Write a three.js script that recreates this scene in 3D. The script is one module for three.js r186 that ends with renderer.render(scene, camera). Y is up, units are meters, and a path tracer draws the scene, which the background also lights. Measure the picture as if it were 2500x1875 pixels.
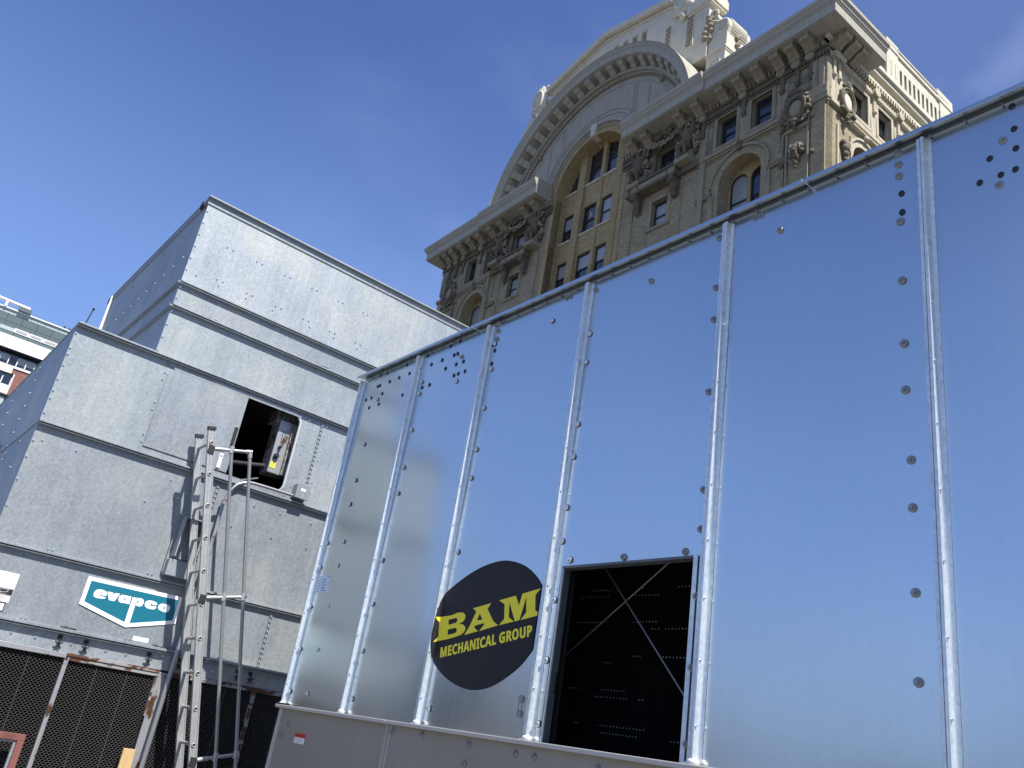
import * as THREE from 'three';
import { mergeGeometries, toCreasedNormals } from 'three/addons/utils/BufferGeometryUtils.js';
import { RoundedBoxGeometry } from 'three/addons/geometries/RoundedBoxGeometry.js';
import { MarchingCubes } from 'three/addons/objects/MarchingCubes.js';

// ---------------------------------------------------------------- camera, sky, sun, exposure
const scene = new THREE.Scene();
const camera = new THREE.PerspectiveCamera(48.565, 4 / 3, 0.05, 4000);
camera.position.set(0, 1.75, 0);
camera.rotation.set(0.40616, 0.93967, 0.16851, 'YXZ');
scene.add(camera);
const renderer = new THREE.WebGLRenderer({ antialias: true });
renderer.setSize(1024, 768);
renderer.toneMapping = THREE.LinearToneMapping;
renderer.toneMappingExposure = 1.45;
renderer.shadowMap.enabled = true;

const SUN = new THREE.Vector3(1, 1.42, 0.034).normalize();
const sun = new THREE.DirectionalLight(new THREE.Color(1, 0.965, 0.915), 5);
sun.position.copy(SUN).multiplyScalar(150);
sun.castShadow = true;
sun.shadow.camera.left = sun.shadow.camera.bottom = -80; sun.shadow.camera.right = sun.shadow.camera.top = 80;
sun.shadow.camera.far = 400; sun.shadow.mapSize.set(4096, 4096);
scene.add(sun);

// seeded noise
let seed = 7;
const rnd = () => { seed = (seed * 1664525 + 1013904223) >>> 0; return seed / 4294967296; };
const hash = (x, y, z) => { let h = (x * 374761393 + y * 668265263 + z * 2147483647) | 0; h = Math.imul(h ^ (h >>> 13), 1274126177); return ((h ^ (h >>> 16)) >>> 0) / 4294967296; };
const sm = (t) => t * t * (3 - 2 * t), mix = (a, b, t) => a + (b - a) * t, clamp = (v, a = 0, b = 1) => Math.min(b, Math.max(a, v));
const sstep = (a, b, v) => sm(clamp((v - a) / (b - a)));
function vnoise(x, y, p = 0, s = 0) {          // value noise, period p cells when p > 0
  const xi = Math.floor(x), yi = Math.floor(y), fx = sm(x - xi), fy = sm(y - yi);
  const w = (v) => p ? ((v % p) + p) % p : v;
  return mix(mix(hash(w(xi), w(yi), s), hash(w(xi + 1), w(yi), s), fx), mix(hash(w(xi), w(yi + 1), s), hash(w(xi + 1), w(yi + 1), s), fx), fy);
}
function fbm(x, y, p = 0, s = 0, oct = 4) { let a = 0.5, v = 0, n = 0; for (let i = 0; i < oct; i++) { v += a * vnoise(x, y, p, s + i); n += a; x *= 2; y *= 2; p *= 2; a *= 0.5; } return v / n; }
function vnoise3(x, y, z, s) {
  const xi = Math.floor(x), yi = Math.floor(y), zi = Math.floor(z), fx = sm(x - xi), fy = sm(y - yi), fz = sm(z - zi);
  const g = (k) => mix(mix(hash(xi, yi, zi + k + s * 57), hash(xi + 1, yi, zi + k + s * 57), fx), mix(hash(xi, yi + 1, zi + k + s * 57), hash(xi + 1, yi + 1, zi + k + s * 57), fx), fy);
  return mix(g(0), g(1), fz);
}
function fbm3(x, y, z, oct, s = 0) { let a = 0.5, v = 0, n = 0; for (let i = 0; i < oct; i++) { v += a * vnoise3(x, y, z, s + i); n += a; x *= 2.03; y *= 2.03; z *= 2.03; a *= 0.5; } return v / n; }

// the sky: clear blue air, paler towards the horizon and the sun, a few thin cirrus veils
{
  const W = 1536, H = 768, d = new Float32Array(W * H * 4);
  const G = 1 / 1.45, sc = (a) => a.map((v) => v * G), horizon = sc([0.52, 0.71, 0.99]), low = sc([0.27, 0.46, 0.95]), mid = sc([0.070, 0.152, 0.445]), zen = sc([0.05, 0.11, 0.34]);
  for (let j = 0; j < H; j++) for (let i = 0; i < W; i++) {
    const el = ((j + 0.5) / H - 0.5) * Math.PI, az = ((i + 0.5) / W - 0.5) * 2 * Math.PI;
    const x = Math.cos(el) * Math.cos(az), y = Math.sin(el), z = Math.cos(el) * Math.sin(az);
    let c;
    if (y < 0) { const t = clamp(-y * 6); c = [mix(0.30, 0.10, t), mix(0.36, 0.10, t), mix(0.42, 0.10, t)]; }
    else {
      const e = el * 180 / Math.PI, out = [0, 0, 0];
      for (let k = 0; k < 3; k++) out[k] = e < 14 ? mix(horizon[k], low[k], sstep(0, 14, e)) : e < 44 ? mix(low[k], mid[k], sstep(10, 46, e)) / 1 : mix(mix(low[k], mid[k], sstep(10, 46, 44)), zen[k], sstep(44, 90, e));
      const cs = clamp(x * SUN.x + y * SUN.y + z * SUN.z, -1, 1), ang = Math.acos(cs) * 180 / Math.PI;
      const glow = 0.17 * Math.exp(-ang / 28) + 0.6 * Math.exp(-ang / 7);
      const s1 = fbm3(x * 2.6 + 12.32, y * 3.4 + 1, z * 2.6 + 7, 4, 1), s2 = fbm3(x * 9 + y * 5, y * 11 - x * 4, z * 6 + 3, 5, 4), s3 = fbm3(x * 22 + y * 9, y * 30 - x * 8, z * 14, 4, 8);
      const veil = sstep(0.40, 0.66, s1) * mix(0.35, 1, sstep(-0.85, -0.35, x)), wisp = veil * sstep(0.40, 0.70, s2) * (0.55 + 0.9 * s3);
      const v = sstep(2, 10, e) * Math.min(0.12, 0.03 * veil + 0.10 * wisp) * mix(0.55, 1.25, sstep(-0.6, -0.35, x));
      c = [out[0] + glow * 0.95 + v * 0.72, out[1] + glow * 0.9 + v * 0.76, out[2] + glow * 0.8 + v * 0.82];
    }
    const o = (j * W + i) * 4; d[o] = c[0]; d[o + 1] = c[1]; d[o + 2] = c[2]; d[o + 3] = 1;
  }
  const sky = new THREE.DataTexture(d, W, H, THREE.RGBAFormat, THREE.FloatType);
  sky.mapping = THREE.EquirectangularReflectionMapping; sky.magFilter = sky.minFilter = THREE.LinearFilter; sky.needsUpdate = true;
  scene.background = sky; scene.environment = sky;
}

// ---------------------------------------------------------------- helpers
const used = {};
const offs = new Map();
function numbered(n) { const k = used[n] = (used[n] ?? -1) + 1; return k ? n + '_' + String(k).padStart(3, '0') : n; }
function thing(name, label, category, pos, group) {
  const o = new THREE.Group(); o.name = numbered(name); o.position.set(...pos); scene.add(o);
  o.userData = { label, category }; if (group) o.userData.group = group;
  offs.set(o, new THREE.Vector3(...pos)); return o;
}
function norm(g) {                                   // non-indexed, position + normal + uv, so everything merges
  if (g.index) g = g.toNonIndexed();
  for (const k of Object.keys(g.attributes)) if (!['position', 'normal', 'uv'].includes(k)) g.deleteAttribute(k);
  if (!g.attributes.normal) g.computeVertexNormals();
  return g;
}
function uvBox(g) {                                  // uv in metres from the dominant axis of the normal
  const p = g.attributes.position, n = g.attributes.normal, uv = new Float32Array(p.count * 2);
  for (let i = 0; i < p.count; i++) {
    const ax = Math.abs(n.getX(i)), ay = Math.abs(n.getY(i)), az = Math.abs(n.getZ(i));
    const [u, v] = ax >= ay && ax >= az ? [p.getZ(i), p.getY(i)] : az >= ay ? [p.getX(i), p.getY(i)] : [p.getX(i), p.getZ(i)];
    uv[2 * i] = u; uv[2 * i + 1] = v;
  }
  g.setAttribute('uv', new THREE.BufferAttribute(uv, 2)); return g;
}
function part(name, geos, mat, parent, opt = {}) {
  let list = (Array.isArray(geos) ? geos : [geos]).map(norm);
  if (!opt.keepUv) list = list.map(uvBox);
  const g = list.length > 1 ? mergeGeometries(list) : list[0].clone();
  const off = offs.get(parent) ?? offs.get(parent.parent) ?? offs.get(parent.parent?.parent) ?? new THREE.Vector3();
  g.translate(-off.x, -off.y, -off.z);
  const m = new THREE.Mesh(g, mat); m.name = numbered(name); m.castShadow = m.receiveShadow = true; parent.add(m);
  if (opt.label) m.userData.label = opt.label; if (opt.stuff) m.userData.kind = 'stuff';
  return m;
}
function placed(name, geo, mat, parent, x, y, z, rot) {   // shared geometry at a place, for the many alike pieces
  const off = offs.get(parent) ?? new THREE.Vector3();
  const m = new THREE.Mesh(geo, mat); m.name = numbered(name); m.position.set(x - off.x, y - off.y, z - off.z);
  if (rot) m.rotation.set(...rot); m.castShadow = m.receiveShadow = true; parent.add(m); return m;
}
function struct(name, geos, mat) { const m = part(name, geos, mat, scene); m.userData.kind = 'structure'; return m; }
const bx = (x0, x1, y0, y1, z0, z1) => new THREE.BoxGeometry(Math.abs(x1 - x0), Math.abs(y1 - y0), Math.abs(z1 - z0)).translate((x0 + x1) / 2, (y0 + y1) / 2, (z0 + z1) / 2);
const rbx = (x0, x1, y0, y1, z0, z1, r = 0.006, s = 2) => new RoundedBoxGeometry(Math.abs(x1 - x0), Math.abs(y1 - y0), Math.abs(z1 - z0), s, Math.min(r, Math.abs(x1 - x0) / 2.1, Math.abs(y1 - y0) / 2.1, Math.abs(z1 - z0) / 2.1)).translate((x0 + x1) / 2, (y0 + y1) / 2, (z0 + z1) / 2);
const V = (x, y, z) => new THREE.Vector3(x, y, z);
function rod(a, b, r, seg = 12, r2 = r) {
  const A = V(...a), B = V(...b), L = A.distanceTo(B), g = new THREE.CylinderGeometry(r2, r, L, seg);
  g.applyQuaternion(new THREE.Quaternion().setFromUnitVectors(V(0, 1, 0), B.clone().sub(A).normalize())); return g.translate((A.x + B.x) / 2, (A.y + B.y) / 2, (A.z + B.z) / 2);
}
const tube = (pts, r, n = 40, seg = 10) => new THREE.TubeGeometry(new THREE.CatmullRomCurve3(pts.map((p) => V(...p)), false, 'catmullrom', 0.35), n, r, seg);
const ball = (x, y, z, r, sx = 1, sy = 1, sz = 1, d = 8) => new THREE.SphereGeometry(r, d + 2, d).scale(sx, sy, sz).translate(x, y, z);
function shape(pts, holes = []) { const s = new THREE.Shape(pts.map((p) => new THREE.Vector2(...p))); for (const h of holes) s.holes.push(new THREE.Path(h.map((p) => new THREE.Vector2(...p)))); return s; }
const rect = (x0, x1, y0, y1) => [[x0, y0], [x1, y0], [x1, y1], [x0, y1]];
function rrect(x0, x1, y0, y1, r, n = 6) { const o = []; for (const [cx, cy, a] of [[x1 - r, y1 - r, 0], [x0 + r, y1 - r, 90], [x0 + r, y0 + r, 180], [x1 - r, y0 + r, 270]]) for (let i = 0; i <= n; i++) { const t = (a + 90 * i / n) * Math.PI / 180; o.push([cx + r * Math.cos(t), cy + r * Math.sin(t)]); } return o; }
function archPts(cx, r, y0, cy, n = 24) { const o = [[cx - r, y0], [cx + r, y0]]; for (let i = 0; i <= n; i++) { const t = Math.PI * i / n; o.push([cx + r * Math.cos(t), cy + r * Math.sin(t)]); } return o; }
const ext = (s, d, z0, opt = {}) => new THREE.ExtrudeGeometry(s, { depth: d, bevelEnabled: false, curveSegments: 12, ...opt }).translate(0, 0, z0);   // from z0 to z0 + d
const extX = (s, d, x0, opt = {}) => new THREE.ExtrudeGeometry(s, { depth: d, bevelEnabled: false, curveSegments: 12, ...opt }).rotateY(Math.PI / 2).translate(x0, 0, 0);   // shape drawn in (-z, y), from x0 to x0 + d
const nz = (pts) => pts.map(([z, y]) => [-z, y]);

// ---------------------------------------------------------------- textures and materials
function tex(W, H, fn, rep, srgb = true) {
  const d = new Uint8Array(W * H * 4);
  for (let j = 0; j < H; j++) for (let i = 0; i < W; i++) { const c = fn(i, j), o = (j * W + i) * 4; for (let k = 0; k < 3; k++) d[o + k] = clamp(c[k] ?? c[0], 0, 1) * 255; d[o + 3] = 255; }
  const t = new THREE.DataTexture(d, W, H); t.wrapS = t.wrapT = THREE.RepeatWrapping; t.magFilter = THREE.LinearFilter; t.minFilter = THREE.LinearMipmapLinearFilter; t.generateMipmaps = true;
  t.repeat.set(1 / rep[0], 1 / rep[1]); if (srgb) t.colorSpace = THREE.SRGBColorSpace; t.needsUpdate = true; return t;
}
const toS = (l) => l <= 0.0031308 ? l * 12.92 : 1.055 * l ** (1 / 2.4) - 0.055;
// weathered galvanizing: small zinc crystals, cloudy oxide, faint run-down streaks
const zinc = tex(1024, 1024, (i, j) => {
  const cs = 4, ci = Math.floor(i / cs), cj = Math.floor(j / cs); let best = 9, id = 0; const N = Math.floor(1024 / cs) + 1;
  for (let a = -1; a <= 1; a++) for (let b = -1; b <= 1; b++) { const u = ((ci + a) % N + N) % N, v = ((cj + b) % N + N) % N; const dx = (ci + a + hash(u, v, 1)) * cs - i, dy = (cj + b + hash(u, v, 2)) * cs - j, dd = dx * dx + dy * dy; if (dd < best * best) { best = Math.sqrt(dd); id = hash(u, v, 3); } }
  const big = fbm(i / 128, j / 128, 8, 11, 4), streak = 0.6 * fbm(i / 6, j / 90, 0, 21, 3) + 0.4 * sstep(0.5, 0.8, fbm(i / 22, j / 240, 0, 25, 3)) + 0.2, fl = vnoise((i + j * 0.5) / 3, (j - i * 0.4) / 8, 0, 31);
  const l = 0.335 * (1 + 0.20 * (id - 0.5) + 0.30 * (big - 0.5) + 0.22 * (streak - 0.5) + 0.16 * (fl - 0.5));
  const yl = sstep(0.56, 0.72, big) * 0.05; return [toS(l * (0.915 + yl)), toS(l * (1.01 + yl * 0.5)), toS(l * (1.075 - yl))];
}, [4.1, 4.1]);
const zincR = tex(512, 512, (i, j) => { const v = 0.55 + 0.2 * (fbm(i / 32, j / 32, 16, 5, 4) - 0.5) + 0.18 * (vnoise(i / 3, j / 3, 0, 8) - 0.5); return [v, v, v]; }, [2.3, 2.3], false);
// new bright sheet: almost even, with scuffs that run with the roll
const sheetC = tex(1024, 1024, (i, j) => { const s = fbm(i / 5, j / 160, 0, 3, 3), b = fbm(i / 170, j / 170, 6, 6, 4), sp = hash(i, j, 9) > 0.9992 ? 0.07 * hash(j, i, 4) : 0, f = vnoise(i / 4, j / 7, 0, 44); const l = 0.66 * (1 + 0.018 * (s - 0.5) + 0.06 * (b - 0.5) + 0.02 * (f - 0.5)) - sp; return [toS(l * 0.93), toS(l * 1.0), toS(l * 1.03)]; }, [2.9, 2.9]);
const sheetR = tex(1024, 1024, (i, j) => { const s = fbm(i / 6, j / 120, 0, 13, 3), b = fbm(i / 140, j / 140, 7, 16, 4), f = vnoise(i / 3, j / 5, 0, 41); const v = 0.235 + 0.03 * (s - 0.5) + 0.07 * (b - 0.5) + 0.02 * (f - 0.5); return [v, v, v]; }, [2.7, 2.7], false);
const rustT = tex(512, 512, (i, j) => { const a = fbm(i / 60, j / 24, 8, 51, 5), b = fbm(i / 20, j / 20, 24, 57, 3), k = sstep(0.44, 0.56, a), c = [mix(0.30, mix(0.13, 0.05, b), k), mix(0.29, mix(0.052, 0.02, b), k), mix(0.28, mix(0.022, 0.012, b), k)]; return c.map(toS); }, [0.9, 0.9]);
const rustL = tex(512, 512, (i, j) => { const a = fbm(i / 40, j / 90, 12, 61, 5), k = sstep(0.655, 0.74, a), b = vnoise(i / 5, j / 5, 0, 4), c = [mix(0.42 + 0.06 * b, 0.14, k), mix(0.43 + 0.06 * b, 0.065, k), mix(0.44 + 0.06 * b, 0.03, k)]; return c.map(toS); }, [1.1, 1.1]);
const stoneT = (r, g, b, s, dirt) => tex(512, 512, (i, j) => { const a = fbm(i / 64, j / 64, 8, s, 5), st = fbm(i / 10, j / 110, 0, s + 3, 3), f = hash(i, j, s); const l = 1 + 0.30 * (a - 0.5) + 0.12 * (f - 0.5) - dirt * sstep(0.48, 0.8, st) - dirt * 0.6 * sstep(0.55, 0.75, a); return [toS(r * l), toS(g * l), toS(b * l)]; }, [5.3, 5.3]);
const brickT = (r, g, b, s) => tex(512, 512, (i, j) => { // coursed face brick, far off: tone by brick, thin pale joints
  const row = Math.floor(j / 8), off = (row & 1) * 12, br = Math.floor((i + off) / 24), jt = (j % 8) < 1.6 || ((i + off) % 24) < 1.6;
  const t = hash(br, row, s), a = fbm(i / 80, j / 80, 0, s + 2, 4), l = jt ? 0.62 : 0.78 + 0.5 * t; const k = l * (1 + 0.3 * (a - 0.5)); return [toS(r * k), toS(g * k), toS(b * k * (jt ? 1.05 : 1))]; }, [5.12, 5.12]);
const M = (o) => new THREE.MeshStandardMaterial(o);
const rgb = (r, g, b) => new THREE.Color().setRGB(r, g, b);
const mat = {
  zinc: M({ map: zinc, roughnessMap: zincR, roughness: 1, metalness: 0.35 }),
  zincOld: M({ map: zinc, roughnessMap: zincR, color: rgb(0.84, 0.84, 0.845), roughness: 1, metalness: 0.35 }),
  zincMid: M({ map: zinc, roughnessMap: zincR, color: rgb(0.92, 0.925, 0.91), roughness: 1, metalness: 0.35 }),
  reveal: M({ map: zinc, color: rgb(0.38, 0.40, 0.40), roughness: 0.5, metalness: 0.4 }),
  zincFlange: M({ map: zinc, color: rgb(0.85, 0.85, 0.85), roughness: 0.6, metalness: 0.35 }),
  sheet: M({ map: sheetC, roughnessMap: sheetR, roughness: 1, metalness: 1 }),
  rib: M({ map: zinc, color: rgb(2.0, 2.0, 2.0), roughness: 0.34, metalness: 0.42 }),
  rail: M({ color: rgb(0.50, 0.56, 0.62), roughnessMap: sheetR, roughness: 1.3, metalness: 0.95 }),
  bolt: M({ color: rgb(0.72, 0.76, 0.79), roughness: 0.28, metalness: 0.9 }),
  rubber: M({ color: rgb(0.09, 0.095, 0.10), roughness: 0.7 }),
  washer: M({ color: rgb(0.33, 0.34, 0.35), roughness: 0.5, metalness: 0.7 }),
  black: M({ color: rgb(0.012, 0.012, 0.013), roughness: 0.6 }),
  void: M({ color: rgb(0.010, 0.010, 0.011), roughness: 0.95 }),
  plug: M({ color: rgb(0.014, 0.014, 0.016), roughness: 0.3 }),
  beige: M({ map: stoneT(0.30, 0.28, 0.23, 83, 0.04), roughness: 0.38 }),
  beigeEdge: M({ color: rgb(0.46, 0.43, 0.40), roughness: 0.5 }),
  white: M({ color: rgb(0.8, 0.8, 0.78), roughness: 0.5 }),
  dark: M({ color: rgb(0.03, 0.03, 0.032), roughness: 0.6, metalness: 0.3 }),
  alu: M({ map: rustL, color: rgb(0.80, 0.80, 0.80), roughness: 0.42, metalness: 0.4 }),
  ladder: M({ color: rgb(0.44, 0.445, 0.44), roughnessMap: zincR, roughness: 0.8, metalness: 0.45 }),
  aluClean: M({ color: rgb(0.41, 0.41, 0.405), roughness: 0.42, metalness: 0.45 }),
  pipe: M({ color: rgb(0.33, 0.335, 0.34), roughness: 0.4, metalness: 0.6 }),
  rust: M({ map: rustT, roughness: 0.85 }),
  fill: M({ color: rgb(0.075, 0.072, 0.066), roughness: 0.75 }),
  redPaint: M({ map: stoneT(0.23, 0.088, 0.07, 93, 0.3), roughness: 0.6 }),
  wood: M({ map: tex(256, 256, (i, j) => { const g = fbm(i / 5, j / 90, 0, 71, 4), l = 0.8 + 0.4 * g; return [toS(0.55 * l), toS(0.38 * l), toS(0.18 * l)]; }, [0.4, 0.4]), roughness: 0.8 }),
  stone: M({ map: stoneT(0.315, 0.27, 0.185, 101, 0.3), roughness: 0.9 }),
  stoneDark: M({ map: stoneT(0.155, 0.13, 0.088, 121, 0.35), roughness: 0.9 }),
  limestone: M({ map: stoneT(0.40, 0.375, 0.305, 141, 0.14), roughness: 0.9 }),
  attic: M({ map: stoneT(0.62, 0.58, 0.465, 161, 0.12), roughness: 0.9 }),
  stoneSunlit: M({ map: stoneT(0.50, 0.445, 0.325, 111, 0.2), roughness: 0.9 }),  // facade stone lightened, sunlight put into the colour of the side wall
  brick: M({ map: brickT(0.41, 0.31, 0.155, 31), roughness: 0.9 }),
  brickGrey: M({ map: brickT(0.335, 0.28, 0.17, 37), roughness: 0.9 }),
  frame: M({ color: rgb(0.018, 0.02, 0.02), roughness: 0.5 }),
  glassDark: new THREE.MeshPhysicalMaterial({ color: rgb(0.015, 0.02, 0.03), roughness: 0.06, clearcoat: 1, clearcoatRoughness: 0.03 }),
  glassBlind: new THREE.MeshPhysicalMaterial({ color: rgb(0.30, 0.32, 0.33), roughness: 0.5, clearcoat: 1, clearcoatRoughness: 0.03 }),
  gravel: M({ map: stoneT(0.21, 0.205, 0.195, 181, 0.2), roughness: 0.95 }),
  street: M({ map: stoneT(0.10, 0.10, 0.10, 191, 0.2), roughness: 0.95 }),
  capWhite: M({ color: rgb(0.78, 0.78, 0.76), roughness: 0.5 }),
  lip: M({ color: rgb(0.50, 0.52, 0.53), roughness: 0.45, metalness: 0.2 }),
  panelGrey: M({ color: rgb(0.115, 0.15, 0.15), roughness: 0.35, metalness: 0.2 }),
  panelLight: M({ color: rgb(0.40, 0.47, 0.46), roughness: 0.3 }),
  brickRed: M({ map: brickT(0.27, 0.125, 0.095, 41), roughness: 0.9 }),
};
function canvasTex(w, h, draw) { const c = document.createElement('canvas'); c.width = w; c.height = h; draw(c.getContext('2d'), w, h); const t = new THREE.CanvasTexture(c); t.colorSpace = THREE.SRGBColorSpace; t.anisotropy = 8; return t; }

// ---------------------------------------------------------------- ground far below, the roof we stand on, added walls behind the viewpoint
struct('ground', new THREE.PlaneGeometry(6000, 6000).rotateX(-Math.PI / 2).translate(0, -22, 0), mat.street);
struct('roof_deck_added_walls', [bx(-46, 16, -22, 0, -15, 24), bx(-24, 16, 0, 2.35, 15, 15.4), bx(-46, -24, 0, 5.2, 13, 24)], mat.gravel);  // tall boxes: unseen walls added to darken the low reflections in the panels

// ---------------------------------------------------------------- the bright cooling tower with vertical panels
const tower = thing('cooling_tower', 'bright galvanized cooling tower unit with tall vertical panels, black oval sticker and open doorway', 'cooling tower', [-3.3, 0, -4.8]);
{
  const PZ = -3.345, FZ = -3.3, Y0 = 1.836, Y1 = 4.79;
  const seams = [-6.945, -5.955, -4.955, -3.855, -2.70, -1.550, -0.43, 0.62];
  // panels: each slightly oil-canned so that its mirror image bends
  function sheetPanel(x0, x1, k, hole) {
    const bulge = (x, y) => { const u = (x - x0) / (x1 - x0), v = (y - Y0) / (Y1 - Y0), e = Math.sin(Math.PI * clamp(u)) * Math.sin(Math.PI * clamp(v)) ** 0.5; return 1.6 * e * (0.0028 * Math.sin(2.1 * v * 3 + k * 1.7) * Math.cos(u * 3 + k) + 0.002 * Math.sin(u * 5 + k * 2.3 + v * 2) + 0.0016 * Math.sin(9 * v + k)); };
    const geos = [];
    const patch = (a, b, c, d) => { const nx = Math.max(2, Math.round((b - a) / 0.06)), ny = Math.max(2, Math.round((d - c) / 0.06)), g = new THREE.PlaneGeometry(b - a, d - c, nx, ny).translate((a + b) / 2, (c + d) / 2, PZ), p = g.attributes.position; for (let i = 0; i < p.count; i++) p.setZ(i, PZ + bulge(p.getX(i), p.getY(i)) * (hole ? 0.35 : 1)); g.computeVertexNormals(); geos.push(g); };
    if (hole) { const [a, b, c, d] = hole; patch(x0, a, Y0, d); patch(b, x1, Y0, d); patch(x0, x1, d, Y1); } else patch(x0, x1, Y0, Y1);
    part('panel', geos, mat.sheet, tower);
  }
  const door = [-3.757, -2.785, Y0, 2.792];
  for (let i = 0; i < 7; i++) sheetPanel(seams[i] + 0.004, seams[i + 1] - 0.004, i, i === 3 ? door : null);
  // standing seams: two folded lips with a gap, the right one with a curved foot
  const prof = () => { const o = [[0, 0]]; for (let i = 0; i <= 8; i++) { const t = Math.PI / 2 * i / 8; o.push([0.016 + 0.020 * (1 - Math.sin(t)), 0.020 * (1 - Math.cos(t)) + 0.0005]); } o.push([0.016, 0.043], [0.015, 0.045], [0.002, 0.045], [0, 0.043]); return o; };
  const ribG = toCreasedNormals(new THREE.ExtrudeGeometry(shape(prof()), { depth: Y1 - Y0 - 0.02, bevelEnabled: false }).rotateX(-Math.PI / 2), 0.6).scale(1, 1, 1);
  // after the turn the profile's second axis points to -z; mirror it to +z
  { const p = ribG.attributes.position, n = ribG.attributes.normal; for (let i = 0; i < p.count; i++) { p.setZ(i, -p.getZ(i)); n.setZ(i, -n.getZ(i)); } const a = p.array, b = n.array; for (let t = 0; t < a.length; t += 9) for (let k = 0; k < 3; k++) { [a[t + 3 + k], a[t + 6 + k]] = [a[t + 6 + k], a[t + 3 + k]]; [b[t + 3 + k], b[t + 6 + k]] = [b[t + 6 + k], b[t + 3 + k]]; } }
  seams.slice(0, 7).forEach((x, i) => {
    const g = ribG.clone().translate(x, Y0, PZ + 0.001);
    part('seam', [g, ...(i ? [bx(x - 0.019, x - 0.004, Y0, Y1 - 0.02, PZ + 0.001, FZ - 0.004)] : [bx(x - 0.045, x - 0.004, Y0, Y1 - 0.02, PZ - 0.03, PZ - 0.004), bx(x - 0.012, x - 0.002, Y0, Y1 - 0.02, PZ - 0.03, PZ + 0.03)])], mat.rib, tower);
    const rv = []; for (let y = 2.0 + 0.11 * (i % 2); y < 4.7; y += 0.29) rv.push(new THREE.CylinderGeometry(0.0045, 0.006, 0.008, 8).rotateZ(-Math.PI / 2).translate(x + 0.020, y, PZ + 0.037));
    part('rivets', rv, mat.bolt, tower, { stuff: true });
    if (i < 5) part('sealant_bead', [ball(x + 0.008, Y0 + 0.012, PZ + 0.03, 0.03, 1.1, 0.6, 0.8), ball(x - 0.03, Y0 + 0.002, PZ + 0.03, 0.018, 1.6, 0.5, 0.8)], mat.white, tower);
  });
  // top rail: one angle per stretch, lip in front, clips under it
  const joints = [-6.99, -5.17, -2.18, 0.64];
  for (let i = 0; i < 3; i++) part('top_rail', [rbx(joints[i] + 0.003, joints[i + 1] - 0.003, 4.794, 4.818 + 0.003 * (i % 2), -3.290, -3.283, 0.002), bx(joints[i] + 0.003, joints[i + 1] - 0.003, 4.811, 4.8155, -3.6, -3.2901)], mat.rail, tower);
  const clips = []; for (let x = -6.8; x < -0.3; x += 0.165) clips.push(bx(x, x + 0.008, 4.772, 4.79, -3.340, -3.328)); part('rail_clips', clips, mat.washer, tower, { stuff: true });
  // body behind the panels
  part('casing', [bx(-6.95, -6.94, 0.4, 4.79, -6.4, -3.38), bx(-6.95, 0.62, 0.4, 4.79, -6.41, -6.4), bx(0.61, 0.62, 0.4, 4.79, -6.4, -3.38), bx(-6.94, 0.61, 4.796, 4.81, -6.4, -3.36)], mat.zinc, tower);
  part('end_flange', [bx(-6.995, -6.96, 1.84, 4.80, -3.42, -3.40), bx(-6.97, -6.955, 1.84, 4.80, -3.44, -3.36)], mat.rib, tower);

  // bolts with sealing washers, plugs and rings
  const headG = mergeGeometries([new THREE.CylinderGeometry(0.0085, 0.0095, 0.012, 6).translate(0, 0.016, 0), new THREE.CylinderGeometry(0.0145, 0.0185, 0.006, 18).translate(0, 0.009, 0)].map(norm)).rotateX(Math.PI / 2);
  const discG = new THREE.CylinderGeometry(0.019, 0.0205, 0.007, 20).rotateX(Math.PI / 2);
  const plugG = new THREE.SphereGeometry(0.0155, 14, 8).scale(1, 1.15, 0.35), ringG = new THREE.TorusGeometry(0.013, 0.0045, 8, 18), bigPlugG = new THREE.CylinderGeometry(0.021, 0.022, 0.012, 20).rotateX(Math.PI / 2);
  const bolt = (x, y, dull, z = PZ) => { const b = placed('bolt', headG, dull ? mat.washer : mat.bolt, tower, x, y, z + 0.001, [0, 0, rnd() * 6]); const w = new THREE.Mesh(discG, dull ? mat.washer : mat.rubber); w.name = numbered('washer'); w.position.z = 0.003; w.castShadow = true; b.add(w); };
  const row = [1.945, 2.285, 2.635, 2.975];
  for (const [x, ys] of [
    [-6.59, [...row.map((y) => y), 3.18, 4.51]], [-6.905, row], [-6.885, [3.19]], [-6.64, [3.52, 3.74, 4.08]],
    [-5.875, row], [-5.855, [3.52, 3.74, 4.07]], [-5.86, [4.40, 4.51]], [-5.32, [4.39, 4.61]],
    [-4.87, [1.94, 2.97, 3.51, 3.73, 4.06, 4.38, 4.64, 4.71, 4.78]], [-4.95 + 0.07, [4.60]], [-4.22, [4.60]],
    [-3.80, [1.93, 2.27, 2.61, 2.96, 3.17, 3.50, 3.72, 4.16, 4.37, 4.71]], [-3.71, [2.84]]]) for (const y of ys) bolt(x, y, y > 4.6);
  for (const [x, ys] of [[-3.29, [4.60]], [-3.28, [2.83]], [-2.85, [2.83]], [-2.76, [1.92, 2.26, 2.60, 2.94, 3.15]], [-2.77, [3.71, 4.16, 4.37, 4.71]],
    [-2.35, [4.59]], [-1.665, [2.24, 2.58, 2.93, 3.14]], [-1.68, [3.47, 3.70, 4.03, 4.36, 4.63, 4.70, 4.77]], [-1.2, [4.59]], [-1.23, [4.36]]]) for (const y of ys) bolt(x, y, true);
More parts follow.
